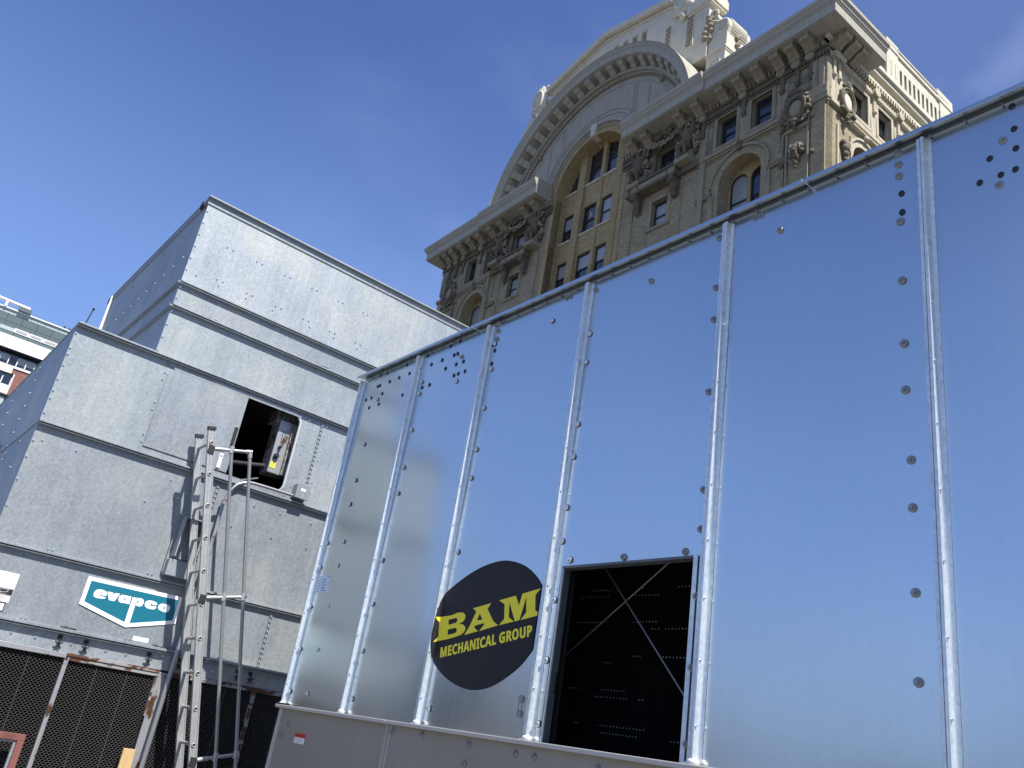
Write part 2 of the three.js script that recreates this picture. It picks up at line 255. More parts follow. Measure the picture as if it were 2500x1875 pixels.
  for (const [y, xs] of [[4.76, [-6.52, -6.19, -5.86, -5.52, -1.15]], [4.655, [-6.65, -6.61, -6.44, -6.28, -6.11, -5.94, -5.77, -5.61, -5.44, -5.39]], [4.555, [-6.82, -6.72, -6.53, -5.53, -5.38, -5.28]],
    [4.455, [-6.72, -6.55, -6.15, -5.84, -5.73, -5.38, -5.32, -5.23]], [4.80 - 0.03, [-6.65, -5.39]], [4.52, [-1.67, -1.15, -1.26]], [4.41, [-1.67, -1.16, -1.22, -1.31]], [4.63, [-1.15]], [4.54, [-4.87]], [4.43, [-4.88]], [4.60, [-4.905]]])
    for (const x of xs) placed('plug', plugG, mat.plug, tower, x, y, PZ + 0.003);
  for (const [x, y] of [[-4.10, 4.745], [-4.06, 4.745], [-2.52, 4.745], [-2.48, 4.745]]) placed('ring', ringG, mat.washer, tower, x, y, PZ + 0.004);
  for (const y of [2.05, 1.97]) placed('rubber_plug', bigPlugG, mat.washer, tower, -3.97, y, PZ + 0.004);
  part('wire', tube([[-3.97, 2.03, PZ + 0.012], [-3.978, 2.01, PZ + 0.014], [-3.97, 1.985, PZ + 0.012]], 0.0015, 10, 6), mat.dark, tower);

  // doorway: folded frame, dark fill pack behind it, two crossing tie rods
  const [dx0, dx1, , dy1] = door;
  part('door_frame', [bx(dx0 - 0.012, dx0, Y0, dy1 + 0.012, -3.40, PZ + 0.006), bx(dx1, dx1 + 0.014, Y0, dy1 + 0.012, -3.40, PZ + 0.006), bx(dx0, dx1, dy1, dy1 + 0.014, -3.40, PZ + 0.008)], mat.reveal, tower); part('door_lip', bx(dx0 - 0.002, dx0 + 0.004, Y0, dy1, PZ - 0.004, PZ + 0.009), mat.rib, tower); part('door_lip', [bx(dx1 - 0.003, dx1 + 0.024, Y0, dy1 + 0.016, PZ + 0.0062, PZ + 0.009)], mat.rib, tower);
  part('latch_slot', extX(shape(nz([[-3.385, 2.10], [-3.39, 2.21], [-3.396, 2.21], [-3.402, 2.10]])), 0.002, dx0 + 0.0005), mat.void, tower);
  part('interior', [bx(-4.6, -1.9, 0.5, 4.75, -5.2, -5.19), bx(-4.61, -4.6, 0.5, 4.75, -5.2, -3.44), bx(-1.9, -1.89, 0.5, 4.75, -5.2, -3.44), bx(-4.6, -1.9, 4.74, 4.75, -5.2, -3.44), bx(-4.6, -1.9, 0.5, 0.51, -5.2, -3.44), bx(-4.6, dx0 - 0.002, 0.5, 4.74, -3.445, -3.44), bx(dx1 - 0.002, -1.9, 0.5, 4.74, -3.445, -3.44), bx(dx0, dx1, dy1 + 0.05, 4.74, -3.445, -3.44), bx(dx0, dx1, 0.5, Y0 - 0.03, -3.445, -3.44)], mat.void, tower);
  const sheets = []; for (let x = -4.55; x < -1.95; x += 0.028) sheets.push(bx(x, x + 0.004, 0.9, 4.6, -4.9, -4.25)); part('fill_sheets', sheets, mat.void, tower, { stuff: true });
  const dots = []; for (let r = 0; r < 17; r++) for (let k = 0; k < 90; k++) { const x = -4.55 + k * 0.028, y = 1.75 + Math.floor(r / 2) * 0.22 + (r % 2) * 0.045; if (fbm(k / 7 + 3, r / 1.9, 0, 77, 2) > 0.515) dots.push(new THREE.OctahedronGeometry(0.0062).translate(x + 0.003, y, -4.246)); }
  part('fill_spacers', dots, mat.white, tower, { stuff: true });
  part('tie_rod', rod([-3.80, 2.91, -3.70], [-2.75, 1.82, -3.70], 0.0045), mat.pipe, tower); part('tie_rod', rod([-3.22, 2.94, -3.72], [-4.15, 2.30, -3.72], 0.0045), mat.pipe, tower);

  // painted basin below, with ledge, joint and corner flange
  part('ledge', [rbx(-7.0, -5.288, 1.812, 1.836, -3.6, -3.285, 0.004), rbx(-5.283, 0.62, 1.812, 1.836, -3.6, -3.285, 0.004)], mat.beigeEdge, tower);
  part('cold_strip', rod([-6.99, 1.842, -3.30], [-6.78, 1.842, -3.30], 0.010), mat.dark, tower);
  part('basin_panel', [bx(-6.95, -5.290, 0.35, 1.812, -3.36, -3.338)], mat.beige, tower); part('basin_panel', [bx(-5.276, 0.62, 0.35, 1.812, -3.36, -3.338)], mat.beige, tower);
  part('basin_joint', [rbx(-5.289, -5.277, 0.35, 1.81, -3.36, -3.312, 0.002), rbx(-5.2769, -5.252, 0.35, 1.81, -3.34, -3.331, 0.002)], mat.beigeEdge, tower);
  part('basin_corner', [rbx(-7.0, -6.94, 0.35, 1.811, -3.355, -3.33, 0.004), rbx(-6.94, -6.928, 0.35, 1.811, -3.34, -3.325, 0.002)], mat.beigeEdge, tower);
  const bz = -3.338; for (const [x, y] of [[-6.78, 1.70], [-6.88, 1.61], [-6.84, 1.59], [-5.24, 1.77], [-4.89, 1.78], [-4.39, 1.77], [-3.95, 1.76], [-3.79, 1.76], [-4.40, 1.66], [-3.3, 1.755], [-2.6, 1.75]]) bolt(x, y, true, bz);

  // stickers and notes
  const lerpC = (pts) => { const c = new THREE.CatmullRomCurve3(pts.map(([x, y]) => V(x, y, 0)), false, 'centripetal'), s = c.getSpacedPoints(160); return (x) => { for (let i = 0; i < 160; i++) { const a = s[i], b = s[i + 1]; if ((a.x - x) * (b.x - x) <= 0) return mix(a.y, b.y, (x - a.x) / ((b.x - a.x) || 1e-9)); } return x < s[0].x ? s[0].y : s[160].y; }; };
  const hi = lerpC([[-5.056, 2.41], [-5.045, 2.50], [-5.017, 2.568], [-4.943, 2.667], [-4.751, 2.778], [-4.528, 2.854], [-4.317, 2.875], [-4.129, 2.834], [-4.001, 2.762], [-3.934, 2.703]]);
  const lo = lerpC([[-5.056, 2.41], [-5.04, 2.35], [-4.971, 2.273], [-4.814, 2.166], [-4.611, 2.095], [-4.436, 2.076], [-4.28, 2.10], [-4.165, 2.147], [-4.021, 2.237], [-3.934, 2.327]]);
  const S0 = -5.056, S1 = -3.934, B0 = 2.05, B1 = 2.90, NX = 90, NY = 10, pos = [], uv = [], idx = [];
  for (let i = 0; i <= NX; i++) for (let j = 0; j <= NY; j++) {
    const X = mix(S0, S1, i / NX), Y = mix(lo(X), hi(X), j / NY), k = -4.925;
    if (X > k) pos.push(X, Y, PZ + 0.0065 - 0.002 * sstep(k, k + 0.1, X)); else { const t = (k - X) / (k - S0); pos.push(k + 0.0015 - 0.014 * sm(clamp(t * 2)) , Y, PZ + 0.006 + 0.041 * t); }   // the vinyl climbs the seam at its left end
    uv.push((X - S0) / (S1 - S0), (Y - B0) / (B1 - B0));
  }
  for (let i = 0; i < NX; i++) for (let j = 0; j < NY; j++) { const a = i * (NY + 1) + j, b = a + NY + 1; idx.push(a, b, a + 1, b, b + 1, a + 1); }
  const sg = new THREE.BufferGeometry(); sg.setAttribute('position', new THREE.Float32BufferAttribute(pos, 3)); sg.setAttribute('uv', new THREE.Float32BufferAttribute(uv, 2)); sg.setIndex(idx); sg.computeVertexNormals();
  const L = {
    B: [[-5.029, 2.519], [-4.898, 2.527], [-4.807, 2.535], [-4.745, 2.551], [-4.703, 2.553], [-4.669, 2.548], [-4.651, 2.532], [-4.646, 2.512], [-4.662, 2.493], [-4.705, 2.477], [-4.662, 2.475], [-4.635, 2.463], [-4.624, 2.446], [-4.633, 2.426], [-4.66, 2.409], [-4.715, 2.395], [-4.807, 2.379], [-4.98, 2.356], [-4.913, 2.397], [-4.936, 2.488]],
    Bh1: [[-4.83, 2.506], [-4.747, 2.518], [-4.732, 2.509], [-4.731, 2.495], [-4.743, 2.485], [-4.821, 2.472]], Bh2: [[-4.818, 2.442], [-4.736, 2.453], [-4.718, 2.443], [-4.718, 2.427], [-4.734, 2.418], [-4.81, 2.406]],
    A: [[-4.58, 2.577], [-4.395, 2.606], [-4.424, 2.57], [-4.342, 2.49], [-4.289, 2.467], [-4.476, 2.431], [-4.431, 2.473], [-4.44, 2.481], [-4.53, 2.465], [-4.531, 2.453], [-4.485, 2.431], [-4.626, 2.406], [-4.589, 2.456], [-4.537, 2.556]], Ah: [[-4.497, 2.542], [-4.46, 2.503], [-4.515, 2.498]],
    M: [[-4.318, 2.621], [-4.16, 2.646], [-4.115, 2.585], [-4.1, 2.656], [-3.934, 2.683], [-3.975, 2.643], [-3.958, 2.554], [-3.928, 2.541], [-3.932, 2.521], [-4.081, 2.496], [-4.038, 2.542], [-4.057, 2.634], [-4.091, 2.497], [-4.132, 2.488], [-4.213, 2.607], [-4.197, 2.515], [-4.14, 2.488], [-4.284, 2.467], [-4.24, 2.505], [-4.257, 2.595]],
  };
  const st = canvasTex(2048, 1536, (g, w, h) => {
    const X = (x) => (x - S0) / (S1 - S0) * w, Y = (y) => h - (y - B0) / (B1 - B0) * h;
    g.fillStyle = '#0b0c12'; g.fillRect(0, 0, w, h); g.fillStyle = '#f7e636';
    for (const [a, ...hs] of [['B', 'Bh1', 'Bh2'], ['A', 'Ah'], ['M']]) { g.beginPath(); for (const k of [a, ...hs]) { L[k].forEach(([x, y], i) => i ? g.lineTo(X(x), Y(y)) : g.moveTo(X(x), Y(y))); g.closePath(); } g.fill('evenodd'); }
    // small line of capitals, baseline rising to the right
    const a = [X(-4.856), Y(2.260)], b = [X(-3.952), Y(2.406)], up = [X(-4.869) - X(-4.856), Y(2.322) - Y(2.260)], txt = 'MECHANICAL GROUP';
    g.font = 'bold 100px sans-serif'; const tw = g.measureText(txt).width;
    g.setTransform((b[0] - a[0]) / tw, (b[1] - a[1]) / tw, -up[0] / 72, -up[1] / 72, a[0], a[1]); g.fillText(txt, 0, 0); g.strokeStyle = '#f7e636'; g.lineWidth = 4; g.strokeText(txt, 0, 0); g.setTransform(1, 0, 0, 1, 0, 0);
  });
  part('sticker', sg, M({ map: st, roughness: 0.62 }), tower, { keepUv: true, label: 'black oval sticker with yellow lettering' });
  const plate = (name, x0, x1, y0, y1, t, label, z = PZ) => part(name, new THREE.PlaneGeometry(x1 - x0, y1 - y0).translate((x0 + x1) / 2, (y0 + y1) / 2, z + 0.0045), M({ map: t, roughness: 0.6 }), tower, { keepUv: true, label });
  plate('paper_note', -6.885, -6.660, 2.752, 2.898, canvasTex(256, 192, (g) => { g.fillStyle = '#cfe0ee'; g.fillRect(0, 0, 256, 192); g.strokeStyle = '#1d2a3c'; g.lineWidth = 4; g.beginPath(); g.moveTo(150, 14); g.lineTo(240, 14); g.stroke(); let s = 5; const r = () => (s = (s * 16807) % 2147483647) / 2147483647; for (let i = 0; i < 5; i++) { const y = 50 + i * 30; g.lineWidth = 3; g.beginPath(); g.moveTo(12, y + 4); g.lineTo(60 + 8 * (i % 2), y + 4); g.stroke(); g.lineWidth = 5; g.beginPath(); g.moveTo(100, y); for (let x = 100; x < 160 + 50 * r(); x += 6) g.lineTo(x, y - 10 + 16 * r()); g.stroke(); } }), 'pale blue handwritten note');
  plate('warning_label', -6.622, -6.448, 1.578, 1.650, canvasTex(256, 128, (g) => { g.fillStyle = '#f2f0ee'; g.fillRect(0, 0, 256, 128); g.fillStyle = '#d4490f'; g.fillRect(0, 0, 256, 54); g.fillStyle = '#1a1a1a'; g.font = 'bold 40px sans-serif'; g.fillText('WARNING', 46, 42); g.beginPath(); g.moveTo(26, 12); g.lineTo(44, 44); g.lineTo(8, 44); g.fill(); g.fillStyle = '#777'; for (let i = 0; i < 5; i++) g.fillRect(12, 64 + i * 12, 220 - 30 * (i % 2), 4); }), 'orange and white warning label', bz - 0.001);
}

// ---------------------------------------------------------------- the weathered cooling tower on the left
const FX = -8.85;
const old = thing('cooling_tower', 'weathered grey stepped cooling tower with open access hatch and teal shield sign', 'cooling tower', [-10.8, 0, -5]);
{
  const ZE = -9.5, T = 0.012;
  const wallX = (name, z0, z1, y0, y1, holes = [], m = mat.zinc, x = FX) => part(name, extX(shape(nz([[z0, y0], [z0, y1], [z1, y1], [z1, y0]]), holes), T, x - T), m, old);
  // upper hood, neck and lower casing, sheet by sheet on the face that takes the sun
  wallX('side_panel', -1.87, ZE, 5.835, 6.93);
  wallX('side_panel', -1.87, ZE, 5.545, 5.825, [], mat.zincOld);
  wallX('side_panel', -1.87, ZE, 4.965, 5.535, [], mat.zincMid);
  const hatch = nz(rrect(-3.595, -2.5, 3.985, 4.885, 0.09).map(([z, y]) => [z, y]));
  wallX('side_panel', -1.10, -3.868, 3.925, 4.955, [hatch], mat.zincMid); wallX('side_panel', -3.872, ZE, 3.925, 4.955);
  wallX('side_panel', -1.10, ZE, 2.785, 3.915, [], mat.zincOld);
  wallX('side_panel', -1.10, -3.853, 2.165, 2.765, [], mat.zincOld); wallX('side_panel', -3.857, ZE, 2.165, 2.765, [], mat.zincOld);
  wallX('side_panel', -1.10, -3.86, 1.975, 2.14, [], mat.zinc); wallX('side_panel', -3.864, ZE, 1.975, 2.14, [], mat.zinc);
  // faces round the corner, in shade
  const wallZ = (name, x0, x1, y0, y1, z) => part(name, bx(x0, x1, y0, y1, z - T, z), mat.zinc, old);
  wallZ('end_panel', -12.62, FX - T, 5.835, 6.93, -1.875); wallZ('end_panel', -12.62, FX - T, 5.545, 5.825, -1.875); wallZ('end_panel', -12.62, FX - T, 4.9, 5.535, -1.875);
  wallZ('end_panel', -14.4, FX - T, 3.92, 4.955, -1.105); wallZ('end_panel', -14.4, FX - T, 2.78, 3.91, -1.105); wallZ('end_panel', -14.4, FX - T, 0.4, 2.77, -1.105);
  part('top_panel', [bx(-14.4, FX - T, 4.94, 4.953, -9.5, -1.12)], mat.zinc, old);
  part('hood_back', [bx(-12.62, -12.61, 4.95, 6.93, ZE, -1.89), bx(-14.4, -14.39, 0.4, 4.94, ZE, -1.12), bx(-14.39, FX - T, 0.4, 6.9, ZE - 0.01, ZE), bx(-12.6, FX - 0.05, 6.80, 6.81, ZE, -1.9)], mat.zinc, old);
  // folded flanges between the sheets
  const flX = (y, z0, o, th, m = mat.zincFlange) => [rbx(FX - 0.004, FX + o, y - th / 2, y + th / 2, ZE, z0 + 0.01, 0.003, 1)];
  const fl = (y, z0, xw, o = 0.042, th = 0.02, oz = o) => part('flange', [...flX(y, z0, o, th), rbx(FX - 0.004, FX + o * 0.8, y - th / 2 - 0.018, y - th / 2 - 0.007, ZE, z0 + Math.min(o * 0.8, oz), 0.002, 1), ...(oz > 0.012 ? [bx(xw, FX - 0.003, y - th / 2, y + th / 2, z0 - 0.003, z0 + oz), bx(xw, FX - 0.003, y - th / 2 - 0.018, y - th / 2 - 0.007, z0 - 0.003, z0 + oz * 0.8)] : [bx(xw, FX - 0.003, y - 0.006, y + 0.006, z0 - 0.003, z0 + oz)])], mat.zincFlange, old);
  fl(5.830, -1.875, -12.62, 0.055, 0.02, 0.03); fl(5.540, -1.875, -12.62, 0.058, 0.02, 0.03); fl(4.962, -1.105, -14.4, 0.062, 0.02, 0.008); fl(3.920, -1.105, -14.4, 0.06, 0.022, 0.008); fl(2.775, -1.105, -14.4, 0.055, 0.022, 0.008); fl(2.155, -1.105, -14.4, 0.06, 0.026, 0.008);
  part('top_rim', [rbx(FX - 0.03, FX + 0.05, 6.925, 6.945, ZE, -1.85, 0.003, 1), bx(FX - 0.002, FX + 0.012, 6.85, 6.925, ZE, -1.86), bx(-12.66, FX - 0.031, 6.925, 6.943, -1.95, -1.856), bx(-12.62, FX - 0.003, 6.85, 6.925, -1.875, -1.862)], mat.zincFlange, old);
  // torn bits of old sealant on two flanges
  for (const [z, y] of [[-2.22, 5.55], [-3.62, 5.55], [-2.75, 2.17], [-1.9, 2.175]]) { const g = []; for (let k = 0; k < 7; k++) g.push(ball(FX + 0.03 + 0.012 * rnd(), y + 0.012 * (rnd() - 0.3), z - 0.02 * k, 0.010 + 0.01 * rnd(), 0.8, 0.6, 1.4, 5)); part('sealant_scrap', g, mat.dark, old); }
  // corner angle and lifting eyes on the far edge of the hood
  part('corner_angle', [bx(-12.66, -12.62, 4.96, 6.92, -1.90, -1.84), bx(-12.66, -12.58, 4.96, 6.92, -1.872, -1.862)], mat.capWhite, old);
  for (const [x, y, z] of [[-12.70, 6.86, -1.85], [-8.93, 6.84, -1.835]]) part('lifting_eye', new THREE.TorusGeometry(0.045, 0.013, 8, 18).translate(x, y, z), mat.dark, old);
  part('lightning_rod', [rod([-9.0, 4.97, -1.17], [-9.0, 5.22, -1.20], 0.006), ball(-9.0, 5.22, -1.20, 0.014)], mat.dark, old);

  // screws
  const scr = mergeGeometries([new THREE.CylinderGeometry(0.0095, 0.0105, 0.010, 6).translate(0, 0.009, 0), new THREE.CylinderGeometry(0.014, 0.015, 0.004, 10).translate(0, 0.002, 0)].map(norm)).rotateZ(-Math.PI / 2), scrZ = scr.clone().rotateY(-Math.PI / 2);
  const sx = (z, y, s = 1, m = mat.bolt) => { const o = placed('screw', scr, m, old, FX, y, z, [rnd() * 6, 0, 0]); o.scale.setScalar(s * 0.82); };
  const sz = (x, y, z) => placed('screw', scrZ, mat.zincOld, old, x, y, z, [0, 0, rnd() * 6]);  // shade put into the colour: darker than the screws on the sunlit face
  for (let k = 0; k < 7; k++) sx(-1.885, 6.76 - 0.153 * k);
  for (let k = 0; k < 6; k++) { const z = -2.22 - 0.36 * k; sx(z, 6.46); sx(z - 0.07, 6.46); sx(z, 6.04); sx(z - 0.07, 6.04); sx(z - 0.04 + 0.05 * (k % 3) - 0.02 * k, 5.975); } sx(-2.0, 5.98);
  for (let k = 0; k < 4; k++) sx(-1.885, 5.47 - 0.153 * k); sx(-1.885, 5.77); sx(-1.885, 5.64);
  for (const y of [4.86, 4.70, 4.63, 4.51, 4.36, 4.24, 4.16, 4.01, 3.73, 3.57, 3.35, 3.10]) sx(-1.115, y);
  for (const [y, zs] of [[4.81, [-2.03]], [4.73, [-2.03]], [4.47, [-2.03, -2.085]], [4.39, [-2.03, -2.085]], [4.12, [-2.03, -2.085]], [4.04, [-2.03, -2.085]], [3.755, [-1.19, -1.50, -2.43, -3.35, -3.66, -4.04]], [3.60, [-2.55]], [3.48, [-2.25, -3.17, -3.63, -4.06]], [3.21, [-2.66]], [2.815, [-1.57, -1.61, -2.50, -2.54]], [2.19, [-1.56, -1.60, -2.49, -2.53, -3.42, -3.46]], [2.05, [-1.53, -1.73, -2.04, -2.35, -2.54, -2.89, -3.2, -3.4]], [2.10, [-2.88, -3.60]], [4.88, [-3.70, -3.93]]]) for (const z of zs) sx(z, y);
  for (const z of [-3.70, -3.93]) for (const y of [4.77, 4.58, 4.47, 4.20, 4.08]) sx(z, y, 0.8);
  for (let k = 0; k < 9; k++) { const x = -9.14 - 0.325 * k; sz(x, 6.25, -1.875); if (k % 2) sz(x - 0.1, 6.70, -1.875); }
  for (let k = 0; k < 8; k++) for (const [x, dy] of [[-10.34, 0], [-11.68, 0.04], [-12.95, 0]]) sz(x, 4.85 + dy - 0.155 * k * 1.0, -1.105);
  for (let k = 0; k < 5; k++) { sz(-9.5 - 0.75 * k, 3.82, -1.105); sz(-9.5 - 0.75 * k, 3.55, -1.105);  }
  part('seal_bracket', [bx(-11.35, -11.05, 3.98, 4.06, -1.10, -1.02), bx(-11.35, -11.05, 3.90, 3.985, -1.10, -1.08)], mat.dark, old);

  // vertical joints with toothed clips
  const joint = (z, y0, y1) => { const g = [bx(FX, FX + 0.012, y0, y1, z - 0.009, z + 0.009)]; for (let y = y0 + 0.03; y < y1; y += 0.052) g.push(bx(FX, FX + 0.02, y, y + 0.012, z - 0.02, z + 0.012)); part('panel_joint', g, mat.zincFlange, old); };
  joint(-3.87, 3.95, 4.93); joint(-3.855, 2.18, 2.755); joint(-2.905, 2.80, 3.90);

  // access hatch: sliding door pushed to the left, track, dark plenum with the gearbox cover inside
  part('hatch_track', [bx(FX, FX + 0.010, 4.888, 4.935, -3.62, -2.02), bx(FX + 0.0099, FX + 0.018, 4.872, 4.888, -3.60, -2.10)], mat.zincFlange, old); part('hatch_track', bx(FX, FX + 0.010, 3.94, 3.984, -3.62, -2.02), mat.zincFlange, old);
  for (let k = 0; k < 10; k++) { sx(-2.11 - 0.148 * k, 4.912, 0.8); if (k > 4) sx(-2.2 - 0.16 * k, 3.962, 0.8); }
  part('sliding_door', extX(shape(nz([[-2.055, 4.0], [-2.055, 4.80], [-2.065, 4.84], [-2.09, 4.862], [-2.12, 4.87], [-2.945, 4.87], [-2.945, 4.0]])), 0.014, FX + 0.003), mat.zincOld, old);
  part('door_handle', [bx(FX + 0.017, FX + 0.05, 4.30, 4.50, -2.925, -2.895)], mat.dark, old);
  part('hatch_latch', [rbx(FX + 0.017, FX + 0.03, 4.02, 4.18, -2.86, -2.82, 0.003), ball(FX + 0.032, 4.16, -2.84, 0.012)], mat.white, old);
  part('hatch_lip', extX(shape(nz(rrect(-3.618, -2.48, 3.985, 4.908, 0.10)), [nz(rrect(-3.596, -2.5, 3.986, 4.886, 0.09))]), 0.012, FX + 0.0), mat.lip, old);
  part('plenum', [bx(-10.4, FX - 0.02, 3.6, 3.61, -4.6, -2.1), bx(-10.4, FX - 0.02, 4.93, 4.94, -4.6, -2.1), bx(-10.41, -10.4, 3.6, 4.94, -4.6, -2.1), bx(-10.4, FX - 0.02, 3.6, 4.94, -4.61, -4.6), bx(-10.4, FX - 0.02, 3.6, 4.94, -2.1, -2.09), bx(FX - 0.022, FX - 0.014, 3.6, 4.94, -2.49, -2.1), bx(FX - 0.022, FX - 0.014, 3.6, 4.94, -4.6, -3.62)], mat.void, old);
  const gb = part('drive_cover', [rbx(-9.20, -8.97, 4.19, 4.82, -3.58, -3.425, 0.012)], mat.alu, old, { label: 'stained metal cover inside the hatch' });
  part('cover_door', [rbx(-9.19, -8.955, 4.20, 4.81, -3.665, -3.585, 0.006)], mat.alu, old);
  part('hinge', [rod([-8.955, 4.2, -3.582], [-8.955, 4.81, -3.582], 0.008)], mat.rust, old);
  for (const [z, y, r] of [[-3.475, 4.39, 0.030], [-3.49, 4.50, 0.018]]) part('knob', [new THREE.CylinderGeometry(r, r * 1.1, 0.03, 10).rotateZ(Math.PI / 2).translate(-8.955, y, z), new THREE.CylinderGeometry(r * 0.5, r * 0.6, 0.05, 8).rotateZ(Math.PI / 2).translate(-8.945, y, z)], mat.dark, old);
  for (const z of [-3.485, -3.515]) part('slot', bx(-8.972, -8.966, 4.55, 4.70, z - 0.006, z), mat.dark, old);
  part('yellow_tag', new THREE.PlaneGeometry(0.065, 0.07).rotateY(Math.PI / 2).translate(-8.966, 4.285, -3.468), M({ map: canvasTex(64, 64, (g) => { g.fillStyle = '#e3dc52'; g.fillRect(0, 0, 64, 64); g.fillStyle = '#7d7a30'; for (let i = 0; i < 4; i++) g.fillRect(8, 12 + i * 12, 48 - 9 * (i % 2), 4); }), roughness: 0.6 }), old, { keepUv: true, label: 'small yellow sticker' });
  const lv = []; for (let k = 0; k < 6; k++) lv.push(bx(-9.25, -9.0, 4.80 + 0.025 * k, 4.806 + 0.025 * k, -3.66, -3.38)); for (let k = 0; k < 5; k++) lv.push(bx(-9.02, -9.0, 4.78, 4.93, -3.40 - 0.06 * k, -3.394 - 0.06 * k)); part('fan_guard', lv, mat.aluClean, old);
  part('drive_shaft', rod([-9.6, 4.15, -2.4], [-9.1, 4.28, -3.45], 0.03), mat.dark, old); part('cable', tube([[-9.1, 4.12, -3.4], [-9.2, 4.05, -3.2], [-9.3, 4.08, -3.0], [-9.6, 4.1, -2.7]], 0.012), mat.pipe, old);

  // junction box and conduit
  const jb = part('junction_box', [rbx(FX, -8.735, 3.962, 4.118, -3.875, -3.722, 0.006)], mat.aluClean, old, { label: 'small grey junction box below the hatch' });
  part('box_cover', [rbx(-8.735, -8.728, 3.958, 4.122, -3.879, -3.718, 0.003)], mat.zincFlange, jb); part('box_label', bx(-8.7285, -8.7265, 4.045, 4.072, -3.83, -3.77), mat.white, jb);
  part('conduit', [tube([[-8.79, 3.98, -3.72], [-8.79, 3.975, -3.36], [-8.79, 3.965, -3.20], [-8.79, 3.91, -3.09], [-8.79, 3.82, -3.03], [-8.79, 3.68, -2.995]], 0.0165, 60, 10)], mat.pipe, old);
  part('rusty_conduit', rod([-8.79, 3.70, -2.997], [-8.79, 1.95, -2.985], 0.018), mat.alu, old); part('conduit_collar', rod([-8.79, 3.66, -2.996], [-8.79, 3.71, -2.996], 0.021), mat.rust, old);
  // hood and drip box behind the ladder
  part('sheet_hood', [bx(FX, FX + 0.16, 3.02, 3.42, -2.655, -2.645), bx(FX, FX + 0.16, 3.41, 3.42, -2.86, -2.655), bx(FX, FX + 0.015, 3.02, 3.41, -2.86, -2.655), bx(FX + 0.015, FX + 0.16, 3.02, 3.41, -2.86, -2.85)], mat.zinc, old);
  part('drip_box', [rbx(FX, FX + 0.12, 2.83, 2.99, -2.84, -2.62, 0.006)], mat.zincFlange, old); part('stay_wire', rod([FX + 0.03, 3.45, -2.62], [FX + 0.03, 2.86, -2.615], 0.006), mat.zincFlange, old);

  // louvre section: rusty frames, posts and wavy fill sheets that form cells
  part('louvre_back', [bx(-9.2, -9.19, 0.3, 1.96, ZE, -1.12), bx(-9.19, -8.94, 1.95, 1.96, ZE, -1.12)], mat.void, old);
  const bays = [[-1.13, -2.025], [-2.06, -2.87], [-2.99, -3.87], [-3.91, -4.8], [-4.84, -5.7]];
  const cell = (z0, z1) => {
    const P = [], N = 0.012, per = 0.035, X0 = -8.865, X1 = -8.93; let k = 0;
    const quad = (a, b, c, d) => P.push(...a, ...b, ...c, ...a, ...c, ...d);
    for (let z = z0 - 0.012; z > z1 + 0.008; z -= 0.0178, k++) { const line = []; for (let y = 0.75; y < 1.93; y += per) { const s = (k % 2 ? 1 : -1) * 0.0072, j = 0.0018 * (rnd() - 0.5); line.push([y, z + s + j], [y + per * 0.38, z + s + j], [y + per * 0.5, z - s + j], [y + per * 0.88, z - s + j]); }
      for (let i = 0; i + 1 < line.length; i++) { const [ya, za] = line[i], [yb, zb] = line[i + 1], t = 0.0011, n = Math.abs(zb - za) > 0.01 ? [t, 0] : [0, t]; const a = [ya + n[0], za + n[1]], b = [yb + n[0], zb + n[1]], c = [yb - n[0], zb - n[1]], d = [ya - n[0], za - n[1]]; const q = (p, x) => [x, p[0], p[1]];
        quad(q(a, X0), q(b, X0), q(c, X0), q(d, X0)); quad(q(a, X0), q(a, X1), q(b, X1), q(b, X0)); quad(q(d, X0), q(c, X0), q(c, X1), q(d, X1)); } }
    const g = new THREE.BufferGeometry(); g.setAttribute('position', new THREE.Float32BufferAttribute(P, 3)); g.computeVertexNormals(); return g;
  };
  for (const [a, b] of bays) part('louvre_fill', cell(a, b), mat.fill, old, { stuff: true });
  const hz = []; for (const [a, b] of bays) for (const f of [0.33, 0.68]) hz.push(bx(-8.868, -8.862, 0.7, 1.93, mix(a, b, f) - 0.002, mix(a, b, f) + 0.002)); part('sheet_seams', hz, mat.fill, old, { stuff: true });
  const post = (z, w, m) => part('louvre_post', [rbx(-8.93, -8.845, 0.3, 1.955, z - w / 2, z + w / 2, 0.004), bx(-8.8449, -8.838, 0.3, 1.95, z - w / 2, z - w / 2 + 0.01)], m, old);
  post(-2.043, 0.035, mat.alu); post(-2.93, 0.10, mat.alu); post(-3.89, 0.035, mat.rust); post(-1.115, 0.03, mat.alu); post(-4.82, 0.04, mat.alu);
  part('louvre_frame', [rbx(-8.93, -8.835, 1.925, 1.972, -2.03, -1.11, 0.004)], mat.alu, old); part('louvre_frame', [rbx(-8.93, -8.83, 1.945, 1.974, -2.89, -2.03, 0.004), rbx(-8.93, -8.84, 1.91, 1.944, -2.89, -2.03, 0.004), rbx(-8.93, -8.843, 1.55, 1.91, -2.885, -2.865, 0.004)], mat.rust, old); part('louvre_frame', [rbx(-8.93, -8.835, 1.93, 1.972, -5.7, -2.98, 0.004), rbx(-8.93, -8.840, 0.5, 1.93, -3.005, -2.985, 0.004)], mat.rust, old);
  for (const z of [-1.926, -2.156, -2.745, -3.05, -3.66, -3.80, -4.5]) { const g = [bx(FX, FX + 0.012, 2.075, 2.11, z - 0.02, z + 0.02), rod([FX, 2.045, z], [FX + 0.05, 2.045, z], 0.006)]; for (let k = 0; k < 5; k++) { const t = k * 1.257 + 0.3; g.push(rod([FX + 0.03, 2.035, z], [FX + 0.035, 2.035 + 0.045 * Math.sin(t), z + 0.036 * Math.cos(t)], 0.009, 7, 0.006)); } g.push(ball(FX + 0.03, 2.035, z, 0.018)); part('star_knob', g, mat.dark, old); }

